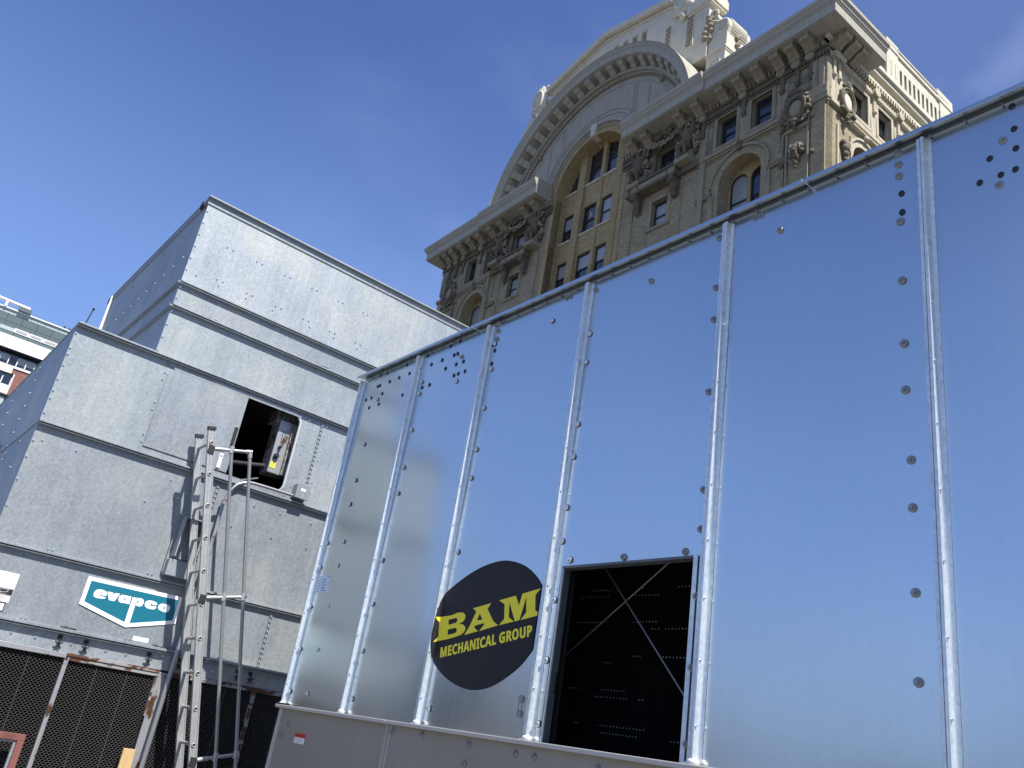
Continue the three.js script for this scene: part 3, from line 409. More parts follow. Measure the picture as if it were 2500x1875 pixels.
  // shield sign and notices
  const sign = part('shield_sign', extX(shape(nz([[-1.985, 2.664], [-2.892, 2.670], [-2.90, 2.412], [-2.449, 2.286], [-1.983, 2.404]])), 0.004, FX + 0.0045), mat.white, old, { label: 'teal shield sign with white border' });
  const SG = {
    e: [[-2.078, 2.508], [-2.076, 2.54], [-2.095, 2.564], [-2.129, 2.572], [-2.168, 2.568], [-2.192, 2.553], [-2.198, 2.523], [-2.13, 2.522], [-2.132, 2.51], [-2.163, 2.512], [-2.198, 2.512], [-2.183, 2.495], [-2.143, 2.49], [-2.107, 2.488], [-2.086, 2.495]], eh: [[-2.129, 2.538], [-2.134, 2.552], [-2.145, 2.546], [-2.145, 2.541]],
    v: [[-2.192, 2.565], [-2.238, 2.566], [-2.252, 2.548], [-2.26, 2.566], [-2.305, 2.569], [-2.276, 2.495], [-2.227, 2.495]],
    a: [[-2.307, 2.517], [-2.307, 2.546], [-2.326, 2.567], [-2.361, 2.568], [-2.416, 2.569], [-2.418, 2.497], [-2.368, 2.498], [-2.346, 2.493], [-2.318, 2.499]], ah: [[-2.357, 2.524], [-2.357, 2.543], [-2.369, 2.546], [-2.371, 2.525], [-2.364, 2.516]],
    p: [[-2.429, 2.567], [-2.472, 2.569], [-2.508, 2.575], [-2.539, 2.563], [-2.544, 2.533], [-2.536, 2.505], [-2.506, 2.495], [-2.474, 2.503], [-2.475, 2.318], [-2.427, 2.325]], ph: [[-2.479, 2.523], [-2.48, 2.545], [-2.491, 2.547], [-2.493, 2.526], [-2.485, 2.52]],
    c: [[-2.556, 2.526], [-2.559, 2.555], [-2.583, 2.571], [-2.632, 2.574], [-2.67, 2.563], [-2.674, 2.542], [-2.627, 2.542], [-2.615, 2.549], [-2.61, 2.533], [-2.62, 2.518], [-2.629, 2.528], [-2.676, 2.531], [-2.665, 2.502], [-2.618, 2.496], [-2.577, 2.502]],
    o: [[-2.686, 2.53], [-2.692, 2.556], [-2.717, 2.571], [-2.767, 2.573], [-2.801, 2.561], [-2.807, 2.528], [-2.794, 2.503], [-2.767, 2.496], [-2.72, 2.502], [-2.695, 2.513]], oh: [[-2.74, 2.523], [-2.742, 2.548], [-2.753, 2.553], [-2.757, 2.527], [-2.75, 2.516]],
  };
  const sgn = canvasTex(1536, 768, (g, w, h) => {
    const X = (z) => (-1.97 - z) / 0.945 * w, Y = (y) => h - (y - 2.27) / 0.4125 * h;
    g.fillStyle = '#fbfbf8'; g.fillRect(0, 0, w, h); g.fillStyle = '#0f6b80'; g.beginPath(); [[-2.02, 2.629], [-2.858, 2.635], [-2.864, 2.438], [-2.452, 2.323], [-2.019, 2.434]].forEach(([z, y], i) => i ? g.lineTo(X(z), Y(y)) : g.moveTo(X(z), Y(y))); g.fill();
    g.fillStyle = '#fbfbf8'; g.strokeStyle = '#fbfbf8'; g.lineJoin = 'round';
    for (const [a, hh] of [['e', 'eh'], ['v'], ['a', 'ah'], ['p', 'ph'], ['c'], ['o', 'oh']]) { g.beginPath(); for (const k of [a, hh]) if (k) { const p = SG[k], n = p.length, sharp = a === 'v' || a === 'p' || (a === 'a' && k === 'a'); if (sharp) { p.forEach(([z, y], i) => i ? g.lineTo(X(z), Y(y)) : g.moveTo(X(z), Y(y))); } else { const m = (i) => [(p[i % n][0] + p[(i + 1) % n][0]) / 2, (p[i % n][1] + p[(i + 1) % n][1]) / 2]; const s = m(0); g.moveTo(X(s[0]), Y(s[1])); for (let i = 1; i <= n; i++) { const e = m(i); g.quadraticCurveTo(X(p[i % n][0]), Y(p[i % n][1]), X(e[0]), Y(e[1])); } } g.closePath(); } g.fill('evenodd'); if (!SG[hh]) { g.lineWidth = 5; g.stroke(); } }
  });
  const sf = new THREE.ShapeGeometry(shape(nz([[-1.985, 2.664], [-2.892, 2.670], [-2.90, 2.412], [-2.449, 2.286], [-1.983, 2.404]]))); { const p = sf.attributes.position, uv = sf.attributes.uv; for (let i = 0; i < p.count; i++) uv.setXY(i, (p.getX(i) - 1.97) / 0.945, (p.getY(i) - 2.27) / 0.4125); } sf.rotateY(Math.PI / 2).translate(FX + 0.0095, 0, 0);
  part('sign_print', sf, M({ map: sgn, roughness: 0.45 }), sign, { keepUv: true });
  const plate = (name, z0, z1, y0, y1, t, label) => part(name, new THREE.PlaneGeometry(Math.abs(z1 - z0), y1 - y0).rotateY(Math.PI / 2).translate(FX + 0.004, (y0 + y1) / 2, (z0 + z1) / 2), M({ map: t, roughness: 0.6 }), old, { keepUv: true, label });
  const lines = (g, x, y, w, n, d, c = '#8b8f94') => { g.fillStyle = c; for (let i = 0; i < n; i++) g.fillRect(x, y + i * d, w * (0.7 + 0.3 * hash(i, n, 3)), d * 0.3); };
  plate('notice', -1.26, -1.425, 2.405, 2.54, canvasTex(256, 224, (g) => { g.fillStyle = '#f4f4f4'; g.fillRect(0, 0, 256, 224); lines(g, 14, 16, 220, 13, 15, '#b4b8bc'); g.fillStyle = '#9a9a9a'; g.fillRect(0, 176, 256, 5); }), 'white printed notice');
  plate('nameplate', -1.26, -1.425, 2.345, 2.402, canvasTex(256, 96, (g) => { g.fillStyle = '#1c1c1c'; g.fillRect(0, 0, 256, 96); g.strokeStyle = '#ddd'; g.lineWidth = 5; g.beginPath(); g.moveTo(10, 14); g.lineTo(190, 14); g.lineTo(186, 46); g.lineTo(96, 66); g.lineTo(6, 46); g.closePath(); g.moveTo(96, 40); g.lineTo(96, 64); g.stroke(); g.strokeRect(3, 3, 250, 90); g.fillStyle = '#777'; g.fillRect(20, 74, 160, 10); }), 'black nameplate');
  plate('nameplate', -1.26, -1.418, 2.285, 2.342, canvasTex(128, 48, (g) => { g.fillStyle = '#d9d4cf'; g.fillRect(0, 0, 128, 48); lines(g, 6, 8, 110, 4, 10); }), 'pale nameplate');
  plate('small_sticker', -1.27, -1.40, 2.205, 2.280, canvasTex(128, 80, (g) => { g.fillStyle = '#181818'; g.fillRect(0, 0, 128, 80); g.fillStyle = '#eef5f3'; g.fillRect(8, 8, 112, 64); g.fillStyle = '#6fc0ae'; g.fillRect(18, 28, 70, 10); g.fillRect(18, 48, 84, 14); }), 'black framed sticker');
  plate('small_label', -2.55, -2.70, 2.187, 2.228, canvasTex(192, 56, (g) => { g.fillStyle = '#f6f6f2'; g.fillRect(0, 0, 192, 56); lines(g, 20, 18, 160, 4, 9, '#a8a8a8'); g.fillStyle = '#888'; g.fillRect(70, 8, 50, 5); }), 'white printed label');
}

// ---------------------------------------------------------------- ladder with side handrails, leaning along the face of the old tower
{
  const lad = thing('ladder', 'weathered aluminium ladder with two tubular handrails in front of the grey tower', 'ladder', [-8.55, 0, -3.4]);
  const k = -0.2466, zAt = (y) => -2.525 + k * (4.275 - y);          // z grows more negative downwards
  const L = Math.hypot(1, k), dir = V(0, 1 / L, -k / L), ang = Math.atan(-k);
  const rail = (x, top, s) => {
    const len = (top + 0.0) * L, sect = [[-0.016, -0.037], [0.016, -0.037], [0.016, -0.027], [0.010, -0.026], [0.010, -0.010], [0.013, -0.008], [0.013, 0.008], [0.010, 0.010], [0.010, 0.026], [0.016, 0.027], [0.016, 0.037], [-0.016, 0.037]];
    const g = new THREE.ExtrudeGeometry(shape(sect.map(([a, b]) => [a * s, b])), { depth: len, bevelEnabled: false }).rotateX(-Math.PI / 2);    // section in x,(z); length along +y
    g.rotateX(ang).translate(x, 0, zAt(0) ); return part('rail', g, mat.ladder, lad);
  };
  const rl = rail(-8.732, 4.245, 1), rr = rail(-8.387, 4.265, 1);
  const capAt = (x, y, r) => part('rail_cap', rbx(-0.02, 0.02, -0.02, 0.02, -0.042, 0.042, 0.005).rotateX(ang).translate(x, y, zAt(y)), mat.dark, r);
  capAt(-8.732, 4.25, rl); capAt(-8.387, 4.27, rr);
  for (let i = 0; i < 14; i++) { const y = 4.125 - i * 0.3045, z = zAt(y); if (y < 0.1) break; const r = part('rung', rod([-8.735, y, z], [-8.372, y, z], 0.0155, 14), mat.aluClean, lad); part('rung_end', new THREE.TorusGeometry(0.0155, 0.005, 8, 18).rotateY(Math.PI / 2).translate(-8.371, y, z), mat.aluClean, r); part('rung_bore', new THREE.CylinderGeometry(0.0115, 0.0115, 0.003, 14).rotateZ(Math.PI / 2).translate(-8.3705, y, z), mat.void, r); }
  // handrails: two pipes parallel to the rails, held by three brackets square to them
  const off = (y, d) => [-8.387, y + d * 0.2394 , zAt(y) - d * 0.9709];
  const bars = [[4.07, 0.47, 0.43], [2.66, 0.42, 0.40], [1.255, 0.42, 0.40]];
  const rails2 = [0.215, 0.41];
  rails2.forEach((d, i) => part('handrail', rod(off(4.07, d + (i ? 0.0 : 0.0)), off(0.2, d), 0.0175, 14), mat.pipe, lad));
  bars.forEach(([y, e], i) => { const b = part('bracket', [rod(off(y, -0.03), off(y, 0.14), 0.021, 12), rod(off(y, 0.1), off(y, i ? e + 0.02 : 0.41), 0.0165, 12)], mat.aluClean, lad);
    part('fitting', [rod(off(y - 0.03, 0.205), off(y + 0.04, 0.222), 0.025, 12)], mat.aluClean, b); part('fitting', [...(i ? [rod(off(y - 0.03, 0.40), off(y + 0.035, 0.415), 0.025, 12)] : [rod(off(y, 0.37), off(y, 0.43), 0.0225, 12), rod(off(y + 0.012, 0.412), off(y - 0.06, 0.41), 0.0225, 12), ball(...off(y, 0.412), 0.0235)])], mat.aluClean, b);
    part('clamp', [rbx(-8.371, -8.362, y - 0.05, y + 0.03, zAt(y) - 0.036, zAt(y) + 0.03, 0.003)], mat.dark, b); });
}

// ---------------------------------------------------------------- loose things at the foot of the old tower
{
  const p = thing('pipe', 'bare grey pipe leaning upright between ladder and rusty louvre frame', 'pipe', [-8.78, 0, -2.96]);
  part('pipe_body', rod([-8.78, 0, -2.955], [-8.78, 2.30, -2.978], 0.024, 16), mat.pipe, p); part('coupling', rod([-8.78, 0.55, -2.962], [-8.78, 0.63, -2.962], 0.029, 16), mat.pipe, p);
  const w = thing('wooden_plank', 'short raw wooden board standing against the louvres left of the ladder', 'plank', [-8.78, 0, -2.80]);
  part('board', rbx(-8.80, -8.765, 0, 1.262, -2.868, -2.757, 0.004).rotateX(0), mat.wood, w);
  const f = thing('metal_frame', 'red primed metal frame in front of the left louvre panel', 'frame', [-8.72, 0, -1.6]);
  part('top_bar', rbx(-8.76, -8.70, 1.215, 1.268, -1.905, -1.1, 0.004), mat.redPaint, f); part('upright', rbx(-8.76, -8.70, 0, 1.2145, -1.905, -1.848, 0.004), mat.redPaint, f); part('inner_lip', [rbx(-8.755, -8.715, 0, 1.2145, -1.847, -1.825, 0.003), rbx(-8.755, -8.715, 1.195, 1.2146, -1.824, -1.1, 0.003)], mat.zincFlange, f); part('upright', rbx(-8.76, -8.70, 0, 1.2145, -1.16, -1.1, 0.004), mat.redPaint, f);
}

// ---------------------------------------------------------------- the old stone and brick tower block behind
const DEL = 1.3 * Math.PI / 180;
const bld = thing('stone_building', 'ornate old stone and brick building with great arch and heavy cornice', 'building', [-19.91, -22, -32]);
bld.rotation.y = -DEL; offs.set(bld, V(0, -22, 0));      // parts below are in the building's own frame: x runs left from its corner, z is proud of the front
{
  const P = (n, g, m, par = bld, o) => part(n, g, m, par, o);
  const CX = -19.3, mir = (x) => 2 * CX - x;
  // ---- front walls with their openings
  const W1 = [-7.45, -6.0], W2 = [-4.93, -3.48], W0 = [-12.48, -10.85], LW = [-12.45, -11.15];
  const W1l = [-31.4, -29.95], W2l = [-34.05, -32.6], W0l = [mir(-10.85) + 0.0, mir(-12.48)].sort((a, b) => a - b), LWl = [mir(-11.15), mir(-12.45)].sort((a, b) => a - b);
  const ax = -5.55, axl = -32.1, JR = -15.72, JL = -22.95, AC = (JR + JL) / 2, AR = (JR - JL) / 2, ACY = 40.95, XL = -37.7, TOP = 40.6, YB = 36.4;
  const big = (cx) => archPts(cx, 1.55, 28, 33.95);
  P('wall', ext(shape(rect(JR, 0, -22, YB), [rect(...LW, 33.25, 35.3), big(ax)]), 0.6, -0.6), mat.brickGrey); P('wall', ext(shape(rect(XL, JL, -22, YB), [rect(...LWl, 33.25, 35.3), big(axl)]), 0.6, -0.6), mat.brickGrey);
  P('wall', ext(shape(rect(JR, 0, YB, TOP), [rect(...W1, 36.9, 39.2), rect(...W2, 36.9, 39.2), rect(...W0, 37.3, 39.35)]), 0.6, -0.6), mat.stone); const swl = P('wall', ext(shape(rect(XL, JL, YB, TOP), [rect(...W1l, 36.9, 39.2), rect(...W2l, 36.9, 39.2), rect(...W0l, 37.3, 39.35)]), 0.6, -0.6), mat.stone);
  // ashlar blocks of the stone storey, each a little proud and of its own tone
  const tones = [0, 1, 2].map((k) => { const m = mat.stone.clone(); m.color = rgb(0.66 + 0.2 * k, 0.665 + 0.195 * k, 0.67 + 0.185 * k); return m; });
  const holesR = [[W1[0] - 0.34, W1[1] + 0.34], [W2[0] - 0.34, W2[1] + 0.34], [W0[0] - 0.34, W0[1] + 0.34]], holesL = [[W1l[0] - 0.34, W1l[1] + 0.34], [W2l[0] - 0.34, W2l[1] + 0.34], [W0l[0] - 0.34, W0l[1] + 0.34]];
  const ashlar = (xa, xb, holes, y0, y1, rows) => { const h = (y1 - y0) / rows; for (let r = 0; r < rows; r++) { const cuts = [xa, ...holes.flat().sort((a, b) => a - b), xb]; for (let i = 0; i < cuts.length; i += 2) { const a = cuts[i], b = cuts[i + 1], n = Math.max(1, Math.round((b - a) / 1.05)), w = (b - a) / n, sh = (r % 2 && n > 1) ? w / 2 : 0; let x = a; while (x < b - 0.05) { const e = Math.min(b, (x === a && sh) ? a + sh : x + w); P('stone_block', rbx(x + 0.008, e - 0.008, y0 + r * h + 0.008, y0 + (r + 1) * h - 0.008, -0.02, 0.03 + 0.012 * rnd(), 0.012, 1), tones[Math.floor(rnd() * 3)], bld); x = e; } } } };
  ashlar(-8.6, -0.05, holesR.slice(0, 2), 36.75, 39.3, 5); ashlar(-37.65, -28.9, holesL.slice(0, 2).reverse(), 36.75, 39.3, 5);

  // ---- windows: frame, sashes, blinds; sills and surrounds
  function win(x0, x1, y0, y1, q, up = mat.glassDark, low = mat.glassDark, par = bld, arch = 0) {
    const t = 0.075, f = [bx(x0, x0 + t, y0, y1, q, q + 0.1), bx(x1 - t, x1, y0, y1, q, q + 0.1), bx(x0 + t, x1 - t, y0, y0 + t, q, q + 0.1), bx(x0 + t, x1 - t, y1 - 0.16, y1, q, q + 0.12)], my = y0 + (y1 - y0) * 0.46; f.push(bx(x0 + t, x1 - t, my - 0.05, my + 0.05, q, q + 0.09));
    const w = P('window', f, mat.frame, par); P('pane', bx(x0 + t, x1 - t, my + 0.05, y1 - 0.16, q + 0.02, q + 0.04), up, w); P('pane', bx(x0 + t, x1 - t, y0 + t, my - 0.05, q + 0.0, q + 0.02), low, w); return w;
  }
  const GB = mat.glassBlind, GD = mat.glassDark;
  for (const [[a, b], u, l] of [[W1, GD, GD], [W2, GD, GD], [W1l, GD, GD], [W2l, GD, GD]]) { win(a + 0.14, b - 0.02, 36.98, 39.18, -0.42, u, l); }
  win(W0[0] + 0.12, W0[1] - 0.05, 37.35, 39.3, -0.42); win(W0l[0] + 0.12, W0l[1] - 0.05, 37.35, 39.3, -0.42, GB, GD);
  win(LW[0] + 0.05, LW[1] - 0.05, 33.3, 35.25, -0.35, GB, GB); win(LWl[0] + 0.05, LWl[1] - 0.05, 33.3, 35.25, -0.35, GB, GB);
  const surround = (a, b, y0, y1, w = 0.3, q = 0.09, m = mat.stone) => { P('window_surround', [rbx(a - w, a, y0, y1 + w, -0.1, q, 0.03, 1), rbx(b, b + w, y0, y1 + w, -0.1, q, 0.03, 1), rbx(a, b, y1, y1 + w, -0.1, q, 0.03, 1)], m); P('sill', rbx(a - w, b + w, y0 - 0.2, y0, -0.3, q + 0.08, 0.03, 1), m); };
  for (const [a, b] of [W1, W2, W1l, W2l]) surround(a, b, 36.92, 39.2, 0.26, 0.07); for (const [a, b] of [W0, W0l]) surround(a, b, 37.32, 39.35, 0.26, 0.1, mat.stoneDark); for (const [a, b] of [LW, LWl]) surround(a, b, 33.27, 35.3, 0.32, 0.06);

  // ---- arched window bays of the brick storey
  for (const [cx, m] of [[ax, 1], [axl, 0]]) {
    const ring = (r0, r1, q0, q1, n, mt) => { const s = new THREE.Shape(); s.absarc(cx, 33.95, r1, 0, Math.PI, false); s.lineTo(cx - r1, 28); s.lineTo(cx - r0, 28); s.lineTo(cx - r0, 33.95); s.absarc(cx, 33.95, r0, Math.PI, 0, true); s.lineTo(cx + r0, 28); s.lineTo(cx + r1, 28); return P(n, ext(s, q1 - q0, q0, { curveSegments: 28 }), mt); };
    ring(1.5, 1.98, -1.1, 0.05, 'arch_ring', mat.brickGrey);
    { const s = new THREE.Shape(); s.absarc(cx, 33.95, 2.16, 0, Math.PI, false); s.lineTo(cx - 2.0, 33.95); s.absarc(cx, 33.95, 2.0, Math.PI, 0, true); P('arch_hood', ext(s, 0.16, 0.0, { curveSegments: 28 }), mat.stone); }
    const wl = [[cx - 0.74, 0.62], [cx + 0.74, 0.62]];
    P('bay_wall', ext(shape(rect(cx - 1.52, cx + 1.52, 28, 35.6), wl.map(([c, r]) => archPts(c, r, 28.5, 34.35, 14))), 0.25, -1.12), mat.brick);
    wl.forEach(([c, r], i) => { const wd = P('window', [ext(shape(archPts(c, r, 30, 34.35, 14), [archPts(c, r - 0.08, 30.08, 34.35, 14)]), 0.1, -1.05), bx(c - r, c + r, 33.0, 33.1, -1.04, -0.96)], mat.frame); P('pane', ext(shape(archPts(c, r - 0.07, 33.1, 34.35, 14)), 0.02, -1.03), i ? GD : GB, wd); P('pane', bx(c - r + 0.07, c + r - 0.07, 30, 33.0, -1.045, -1.025), i ? GD : GB, wd); P('sill', rbx(c - r - 0.1, c + r + 0.1, 32.1, 32.25, -1.1, -0.8, 0.02, 1), mat.stone, wd); });
    // carved impost bands either side
    for (const s of [-1, 1]) { P('impost', rbx(cx + s * 2.55 - 0.62, cx + s * 2.55 + 0.62, 33.35, 33.72, -0.1, 0.12, 0.03, 1), mat.stoneDark); const g = []; for (let k = -2; k <= 2; k++) g.push(new THREE.TorusGeometry(0.085, 0.03, 6, 12).translate(cx + s * 2.55 + k * 0.22, 33.53, 0.125)); P('carving', g, mat.stone); P('pilaster', rbx(cx + s * 1.98 - 0.2, cx + s * 1.98 + 0.2, 28, 33.35, -0.1, 0.14, 0.02, 1), mat.stone); }
    P('keystone', [ball(cx, 36.28, 0.2, 0.19), rbx(cx - 0.16, cx + 0.16, 35.85, 36.2, 0, 0.26, 0.05, 1)], mat.stoneDark);
    P('spandrel_frame', [bx(cx - 2.7, cx - 2.6, 34.3, 36.05, 0, 0.06), bx(cx + 2.6, cx + 2.7, 34.3, 36.05, 0, 0.06), bx(cx - 2.6, cx + 2.6, 36.0, 36.06, 0, 0.07)], mat.stone);
  }
  // ---- brick pilaster strips, pavilion edges
  for (const [x, w, q] of [[-8.35, 0.38, 0.16], [-0.42, 0.82, 0.10], [-1.02, 0.12, 0.08], [-2.6, 0.12, 0.08], [-10.0, 0.10, 0.06], [-14.4, 0.5, 0.1], [mir(-8.35), 0.38, 0.16], [mir(-14.4), 0.5, 0.1], [mir(-10.0), 0.10, 0.06], [-37.3, 0.8, 0.10], [-35.2, 0.12, 0.08], [-36.8, 0.12, 0.08]]) P('pilaster', rbx(x - w / 2, x + w / 2, -22, YB - 0.1, -0.1, q, 0.02, 1), w > 0.3 && q < 0.12 ? mat.brickGrey : mat.stone);
  P('string_course', [rbx(-8.9, 0.22, 36.32, 36.62, -0.1, 0.22, 0.04, 1), rbx(-8.85, 0.16, 36.18, 36.32, -0.1, 0.12, 0.03, 1)], mat.stone); P('string_course', [rbx(XL - 0.2, -29.7, 36.32, 36.62, -0.1, 0.22, 0.04, 1), rbx(XL - 0.1, -29.8, 36.18, 36.32, -0.1, 0.12, 0.03, 1)], mat.stone);
  P('string_course', [rbx(-10.3, -8.6, 36.25, 36.7, -0.1, 0.3, 0.05, 1)], mat.stoneDark); P('string_course', [rbx(-30.0, -28.3, 36.25, 36.7, -0.1, 0.3, 0.05, 1)], mat.stoneDark);

  // ---- balconies on scrolled corbels, with carved roundels
  for (const [a, b] of [[-14.35, -10.05], [-28.5, -25.0]]) {
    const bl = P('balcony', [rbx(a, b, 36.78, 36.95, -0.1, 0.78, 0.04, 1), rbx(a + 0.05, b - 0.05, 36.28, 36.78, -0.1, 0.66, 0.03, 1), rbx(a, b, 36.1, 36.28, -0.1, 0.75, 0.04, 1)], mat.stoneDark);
    for (const x of [a + 0.75, b - 0.4]) { P('roundel', [new THREE.TorusGeometry(0.17, 0.045, 8, 18).translate(x, 36.53, 0.67), ball(x, 36.53, 0.66, 0.07, 1, 1, 0.6), rbx(x - 0.28, x + 0.28, 36.3, 36.77, 0.6, 0.68, 0.02, 1)], mat.stone, bl); }
    P('balcony_panel', rbx(a + 1.15, b - 0.8, 36.36, 36.7, 0.6, 0.69, 0.02, 1), mat.stone, bl);
    for (const x of [a + 0.75, b - 0.4]) P('corbel', [ext(shape([[0, 36.1], [0.7, 36.1], [0.66, 35.85], [0.42, 35.65], [0.32, 35.3], [0.30, 35.05], [0.0, 34.75]].map(([q, y]) => [q, y])), 0.46, -0.23).rotateY(-Math.PI / 2).translate(x, 0, 0), ball(x, 34.98, 0.2, 0.18), new THREE.CylinderGeometry(0.12, 0.12, 0.5, 12).rotateZ(Math.PI / 2).translate(x, 35.3, 0.3), new THREE.CylinderGeometry(0.15, 0.15, 0.5, 12).rotateZ(Math.PI / 2).translate(x, 35.9, 0.6)], mat.stoneDark, bl);
  }

  // ---- entablature: mouldings, dentils, discs with pendants, modillions
  const runs = [[-15.6, 0.22], [XL - 0.2, -23.05]];
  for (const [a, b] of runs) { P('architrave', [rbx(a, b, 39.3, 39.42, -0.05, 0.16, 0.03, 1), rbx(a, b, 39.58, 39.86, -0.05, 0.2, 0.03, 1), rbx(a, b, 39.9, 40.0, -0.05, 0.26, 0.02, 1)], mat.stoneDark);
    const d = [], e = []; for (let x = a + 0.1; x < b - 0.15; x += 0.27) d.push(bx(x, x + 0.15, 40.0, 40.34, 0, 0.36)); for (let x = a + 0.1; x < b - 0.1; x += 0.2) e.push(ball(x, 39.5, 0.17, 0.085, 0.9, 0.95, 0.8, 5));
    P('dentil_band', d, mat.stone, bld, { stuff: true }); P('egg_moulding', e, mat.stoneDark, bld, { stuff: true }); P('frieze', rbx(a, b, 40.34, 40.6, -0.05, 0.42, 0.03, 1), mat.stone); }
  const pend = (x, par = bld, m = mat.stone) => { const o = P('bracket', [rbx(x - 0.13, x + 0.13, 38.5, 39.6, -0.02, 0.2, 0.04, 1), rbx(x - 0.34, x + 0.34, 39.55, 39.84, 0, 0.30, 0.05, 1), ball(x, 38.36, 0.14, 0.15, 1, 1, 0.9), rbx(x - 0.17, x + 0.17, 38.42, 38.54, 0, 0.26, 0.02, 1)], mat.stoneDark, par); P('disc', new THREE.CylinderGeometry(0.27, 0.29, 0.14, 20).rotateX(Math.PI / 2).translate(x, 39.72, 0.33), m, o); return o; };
  for (const x of [-8.5, -5.42, -2.74, -1.76, -0.86, mir(-8.5) + 0.4, -32.0, -34.6, -35.7, -36.7]) pend(x);
  // flared pilaster strips under the pendants
  for (const x of [-8.5, -5.42, -2.74, mir(-8.5) + 0.4, -32.0, -34.6]) P('strip', ext(shape([[x - 0.42, 38.9], [x + 0.42, 38.9], [x + 0.26, 37.6], [x + 0.26, 36.7], [x - 0.26, 36.7], [x - 0.26, 37.6]]), 0.05, 0.04), mat.stone);
  for (const x of [-0.62, -0.18, -37.1, -37.5]) P('strip', ext(shape([[x - 0.16, 39.3], [x + 0.16, 39.3], [x + 0.12, 37.0], [x - 0.12, 37.0]]), 0.16, 0.02), mat.stone);
  P('corner_block', [rbx(-1.3, 0.2, 36.62, 37.25, -0.1, 0.24, 0.04, 1), rbx(-0.5, 0.14, 37.25, 39.3, -0.3, 0.12, 0.03, 1)], mat.stone);

  function sweep(profile, path) {                       // profile points [outwards, y]; path points [x, z] walked with the outside on the +z side of +x
    const n = path.length, dirs = []; for (let i = 0; i + 1 < n; i++) { const dx = path[i + 1][0] - path[i][0], dz = path[i + 1][1] - path[i][1], l = Math.hypot(dx, dz); dirs.push([-dz / l, dx / l].map((v, k) => k ? v : v)); }
    const nrm = dirs.map(([a, b]) => [a, b]);           // outward normal of each leg
    const at = (i, q) => { const a = nrm[Math.max(0, i - 1)], b = nrm[Math.min(n - 2, i)], d = 1 + a[0] * b[0] + a[1] * b[1]; return [path[i][0] + q * (a[0] + b[0]) / d, path[i][1] + q * (a[1] + b[1]) / d]; };
    const P3 = []; const quad = (a, b, c, d) => P3.push(...a, ...b, ...c, ...a, ...c, ...d);
    for (let i = 0; i + 1 < n; i++) for (let k = 0; k < profile.length; k++) { const [q0, y0] = profile[k], [q1, y1] = profile[(k + 1) % profile.length], a = at(i, q0), b = at(i + 1, q0), c = at(i + 1, q1), d = at(i, q1); quad([a[0], y0, a[1]], [b[0], y0, b[1]], [c[0], y1, c[1]], [d[0], y1, d[1]]); }
    for (const i of [0, n - 1]) { const tri = THREE.ShapeUtils.triangulateShape(profile.map(([q, y]) => new THREE.Vector2(q, y)), []); for (const t of tri) for (const k of i ? t : [...t].reverse()) { const [q, y] = profile[k], a = at(i, q); P3.push(a[0], y, a[1]); } }
    const g = new THREE.BufferGeometry(); g.setAttribute('position', new THREE.Float32BufferAttribute(P3, 3)); g.computeVertexNormals(); return g;
  }
  const corn = (o = 0) => [[0, 40.6], [1.36 + o, 40.6], [1.36 + o, 40.66], [1.43 + o, 40.66], [1.43 + o, 41.28], [1.49 + o, 41.32], [1.49 + o, 41.40], [1.56 + o, 41.44], [1.60 + o, 41.58], [1.70 + o, 41.68], [1.70 + o, 41.92], [0.2, 42.1]];
  // wound so that legs walk left to right with the outside in front
  P('cornice', sweep(corn(), [[-7.5, 0], [0, 0], [0, -3.62]]), mat.limestone); P('cornice', sweep(corn(0.16), [[-14.5, 0], [-7.501, 0]]), mat.limestone);
  P('cornice', sweep(corn(), [[XL, -3.6], [XL, 0], [-31.0, 0]]), mat.limestone); P('cornice', sweep(corn(0.16), [[-30.999, 0], [-23.55, 0]]), mat.limestone);
  const modS = () => shape([[0.3, 40.6], [1.22, 40.6], [1.22, 40.36], [1.14, 40.24], [0.86, 40.16], [0.62, 40.0], [0.5, 39.88], [0.3, 39.86]]), modG = mergeGeometries([ext(modS(), 0.62, -0.31).rotateY(-Math.PI / 2), bx(-0.37, 0.37, 40.48, 40.6, 0.3, 1.28)].map(norm).map(uvBox));
  const mod = (x, z = 0, r = 0) => placed('modillion', modG, mat.stone, bld, x, 0, z, r ? [0, r, 0] : null);
  for (const x of [-14.15, -12.88, -10.0, -8.55, -6.62, -5.35, -4.02, -2.69, -1.70, -0.70]) mod(x); for (const x of [-14.15, -12.9, -10.0, -8.6, -7.0, -5.7, -4.4, -3.1, -2.1, -1.1]) mod(mir(x));
  for (const z of [-0.30, -1.18, -1.97]) mod(0, z, Math.PI / 2);

  // ---- cartouches, heads, masks (carved lumps gathered into one piece each)
  const blob = (x, y, z, list, m = mat.stoneDark, par = bld, n = 'carving') => P(n, list.map(([dx, dy, dz, r, a = 1, b = 1, c = 1]) => ball(x + dx, y + dy, z + dz, r, a, b, c, 7)), m, par);
  function cartouche(x, y, z, rx, ry, m = mat.stoneDark, fm = mat.stone) {
    const c = P('cartouche', [new THREE.TorusGeometry(1, 0.13, 10, 36).scale(rx, ry, 1).translate(x, y, z + 0.12), new THREE.TorusGeometry(0.76, 0.06, 8, 32).scale(rx, ry, 1).translate(x, y, z + 0.16)], m);
    P('field', new THREE.SphereGeometry(0.72, 20, 12).scale(rx, ry, 0.2).translate(x, y, z + 0.03), fm, c);
    const beads = []; for (let k = 0; k < 22; k++) { const t = k / 22 * Math.PI * 2; beads.push(ball(x + 0.88 * rx * Math.cos(t), y + 0.88 * ry * Math.sin(t), z + 0.2, 0.05, 1, 1, 1, 5)); } P('beads', beads, fm, c, { stuff: true });
